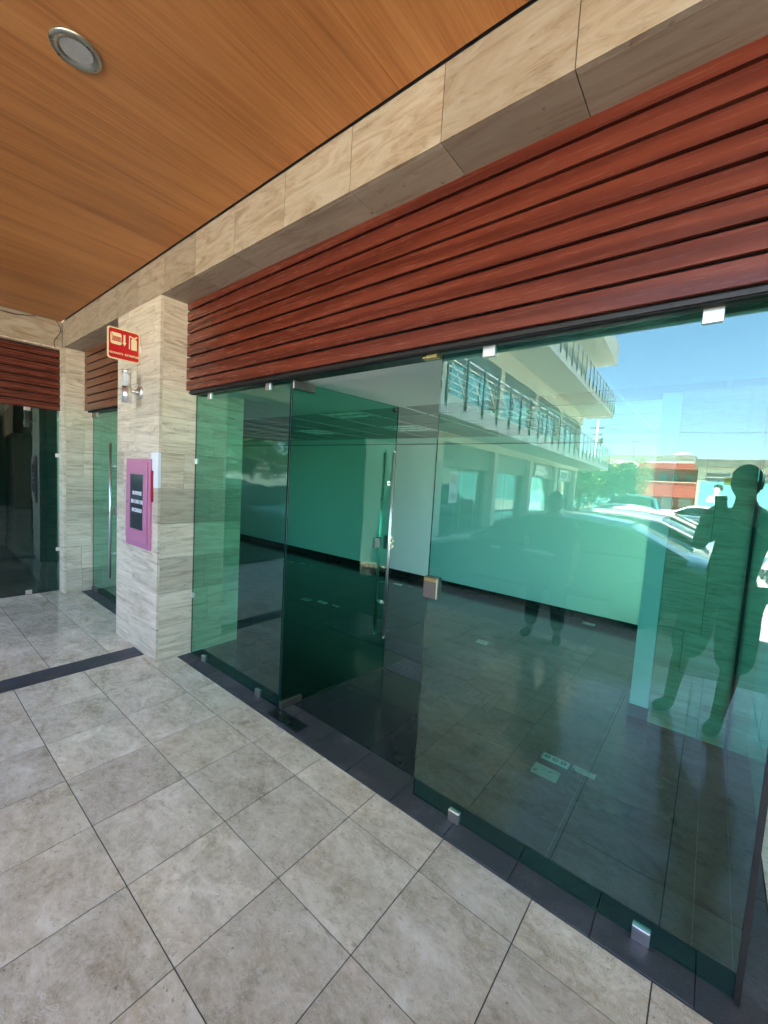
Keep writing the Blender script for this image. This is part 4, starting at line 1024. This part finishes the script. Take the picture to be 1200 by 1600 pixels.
P1, jj = person('man in dark T-shirt and baggy shorts holding up a phone, mirrored in the right pane', (.2, -.4, 0), fc, J, ((.025, .03, .035), 'dark_shirt'), ((.05, .055, .05), 'dark_shorts'), (.32, .19, .12), ((.03, .03, .03), 'dark_shoe'))
mb = MB()
gc = jj['head']+Vector((0, 0, .012)); fx = fc.normalized(); sx = Vector((-fx.y, fx.x, 0))
M_AMB = glass('amber_lens', (1.0, .50, .03), 1.4)
for s_ in (-1, 1):
    o_ = gc+sx*s_*.034+fx*.108
    mb.obox(o_, sx*.027, fx*.001, Vector((0, 0, .021)), mi=1)
    mb.obox(o_+Vector((0, 0, .022)), sx*.030, fx*.002, Vector((0, 0, .002))); mb.obox(o_-Vector((0, 0, .022)), sx*.026, fx*.002, Vector((0, 0, .0015)))
    for q in (-1, 1): mb.obox(o_+sx*q*.0285, sx*.0015, fx*.002, Vector((0, 0, .020)))
    mb.obox(gc+sx*s_*.068+fx*.055, sx*.0015, fx*.053, Vector((0, 0, .003)))
tag(mb.build('sunglasses', [M_RUB, M_AMB]), 'black framed sunglasses with amber lenses worn by the photographer', 'sunglasses').location = P1.location
# the phone he holds: the photograph is taken through its upper corner
t = thing('phone', 'black smartphone held upright in front of the photographer', 'phone', (0, 0, 1.6))
pc = -fw*.022+rt*.018-up*.055
mb = MB(); mb.obox(pc, rt*.037, up*.075, fw*.004); mb.build('phone_body', M_RUB, t)
mb = MB(); mb.obox(pc-fw*.0046, rt*.034, up*.071, fw*.0004); mb.build('screen', simple('screen_glass', (.01, .01, .012), .05), t)
mb = MB(); mb.obox(pc+fw*.005+rt*-.018+up*.055, rt*.014, up*.014, fw*.0012); mb.build('camera_bump', M_DSTEEL, t)
# second person at the kerb of the walkway
b = Vector((-1.30, -1.10, 0))
J = dict(pel=b+Vector((0, 0, .86)), wai=b+Vector((0, 0, .99)), che=b+Vector((0, 0, 1.14)), ub=b+Vector((0, 0, 1.27)), nk=b+Vector((0, .01, 1.34)), head=b+Vector((.01, .02, 1.455)),
         shl=b+Vector((-.17, 0, 1.26)), shr=b+Vector((.17, 0, 1.26)), ell=b+Vector((-.26, .02, 1.02)), elr=b+Vector((.25, -.02, 1.0)), wrl=b+Vector((-.14, .20, .95)), wrr=b+Vector((.24, .06, .77)),
         hpl=b+Vector((-.09, 0, .80)), hpr=b+Vector((.09, 0, .80)), knl=b+Vector((-.13, .02, .45)), knr=b+Vector((.12, .02, .45)), anl=b+Vector((-.15, 0, .09)), anr=b+Vector((.14, 0, .09)),
         tol=b+Vector((-.19, .14, .035)), tor=b+Vector((.17, .14, .035)), hdl=(.5, .8, .1), hdr=(0, .2, -1), pnl=(.3, .1, .8), pnr=(-1, 0, 0), curl=.5)
P2, j2 = person('short person in dark loose top at the walkway edge, holding papers', tuple(b), Vector((.25, 1, 0)), J, ((.03, .035, .04), 'loose_top'), ((.04, .04, .05), 'long_trousers'), (.35, .2, .13), ((.04, .03, .03), 'flat_shoe'), shorts=False, bulk=1.22)
mb = MB(); c_ = b+Vector((-.04, .30, .96))
for k in range(4): mb.obox(c_+Vector((.01*k, .004*k, .004*k)), (.10, .02, .01*(k % 2)), (-.02, .13, .03), (0, 0, .0012))
tag(mb.build('papers', M_PLASTER), 'small stack of white papers held by the person at the walkway edge', 'papers')
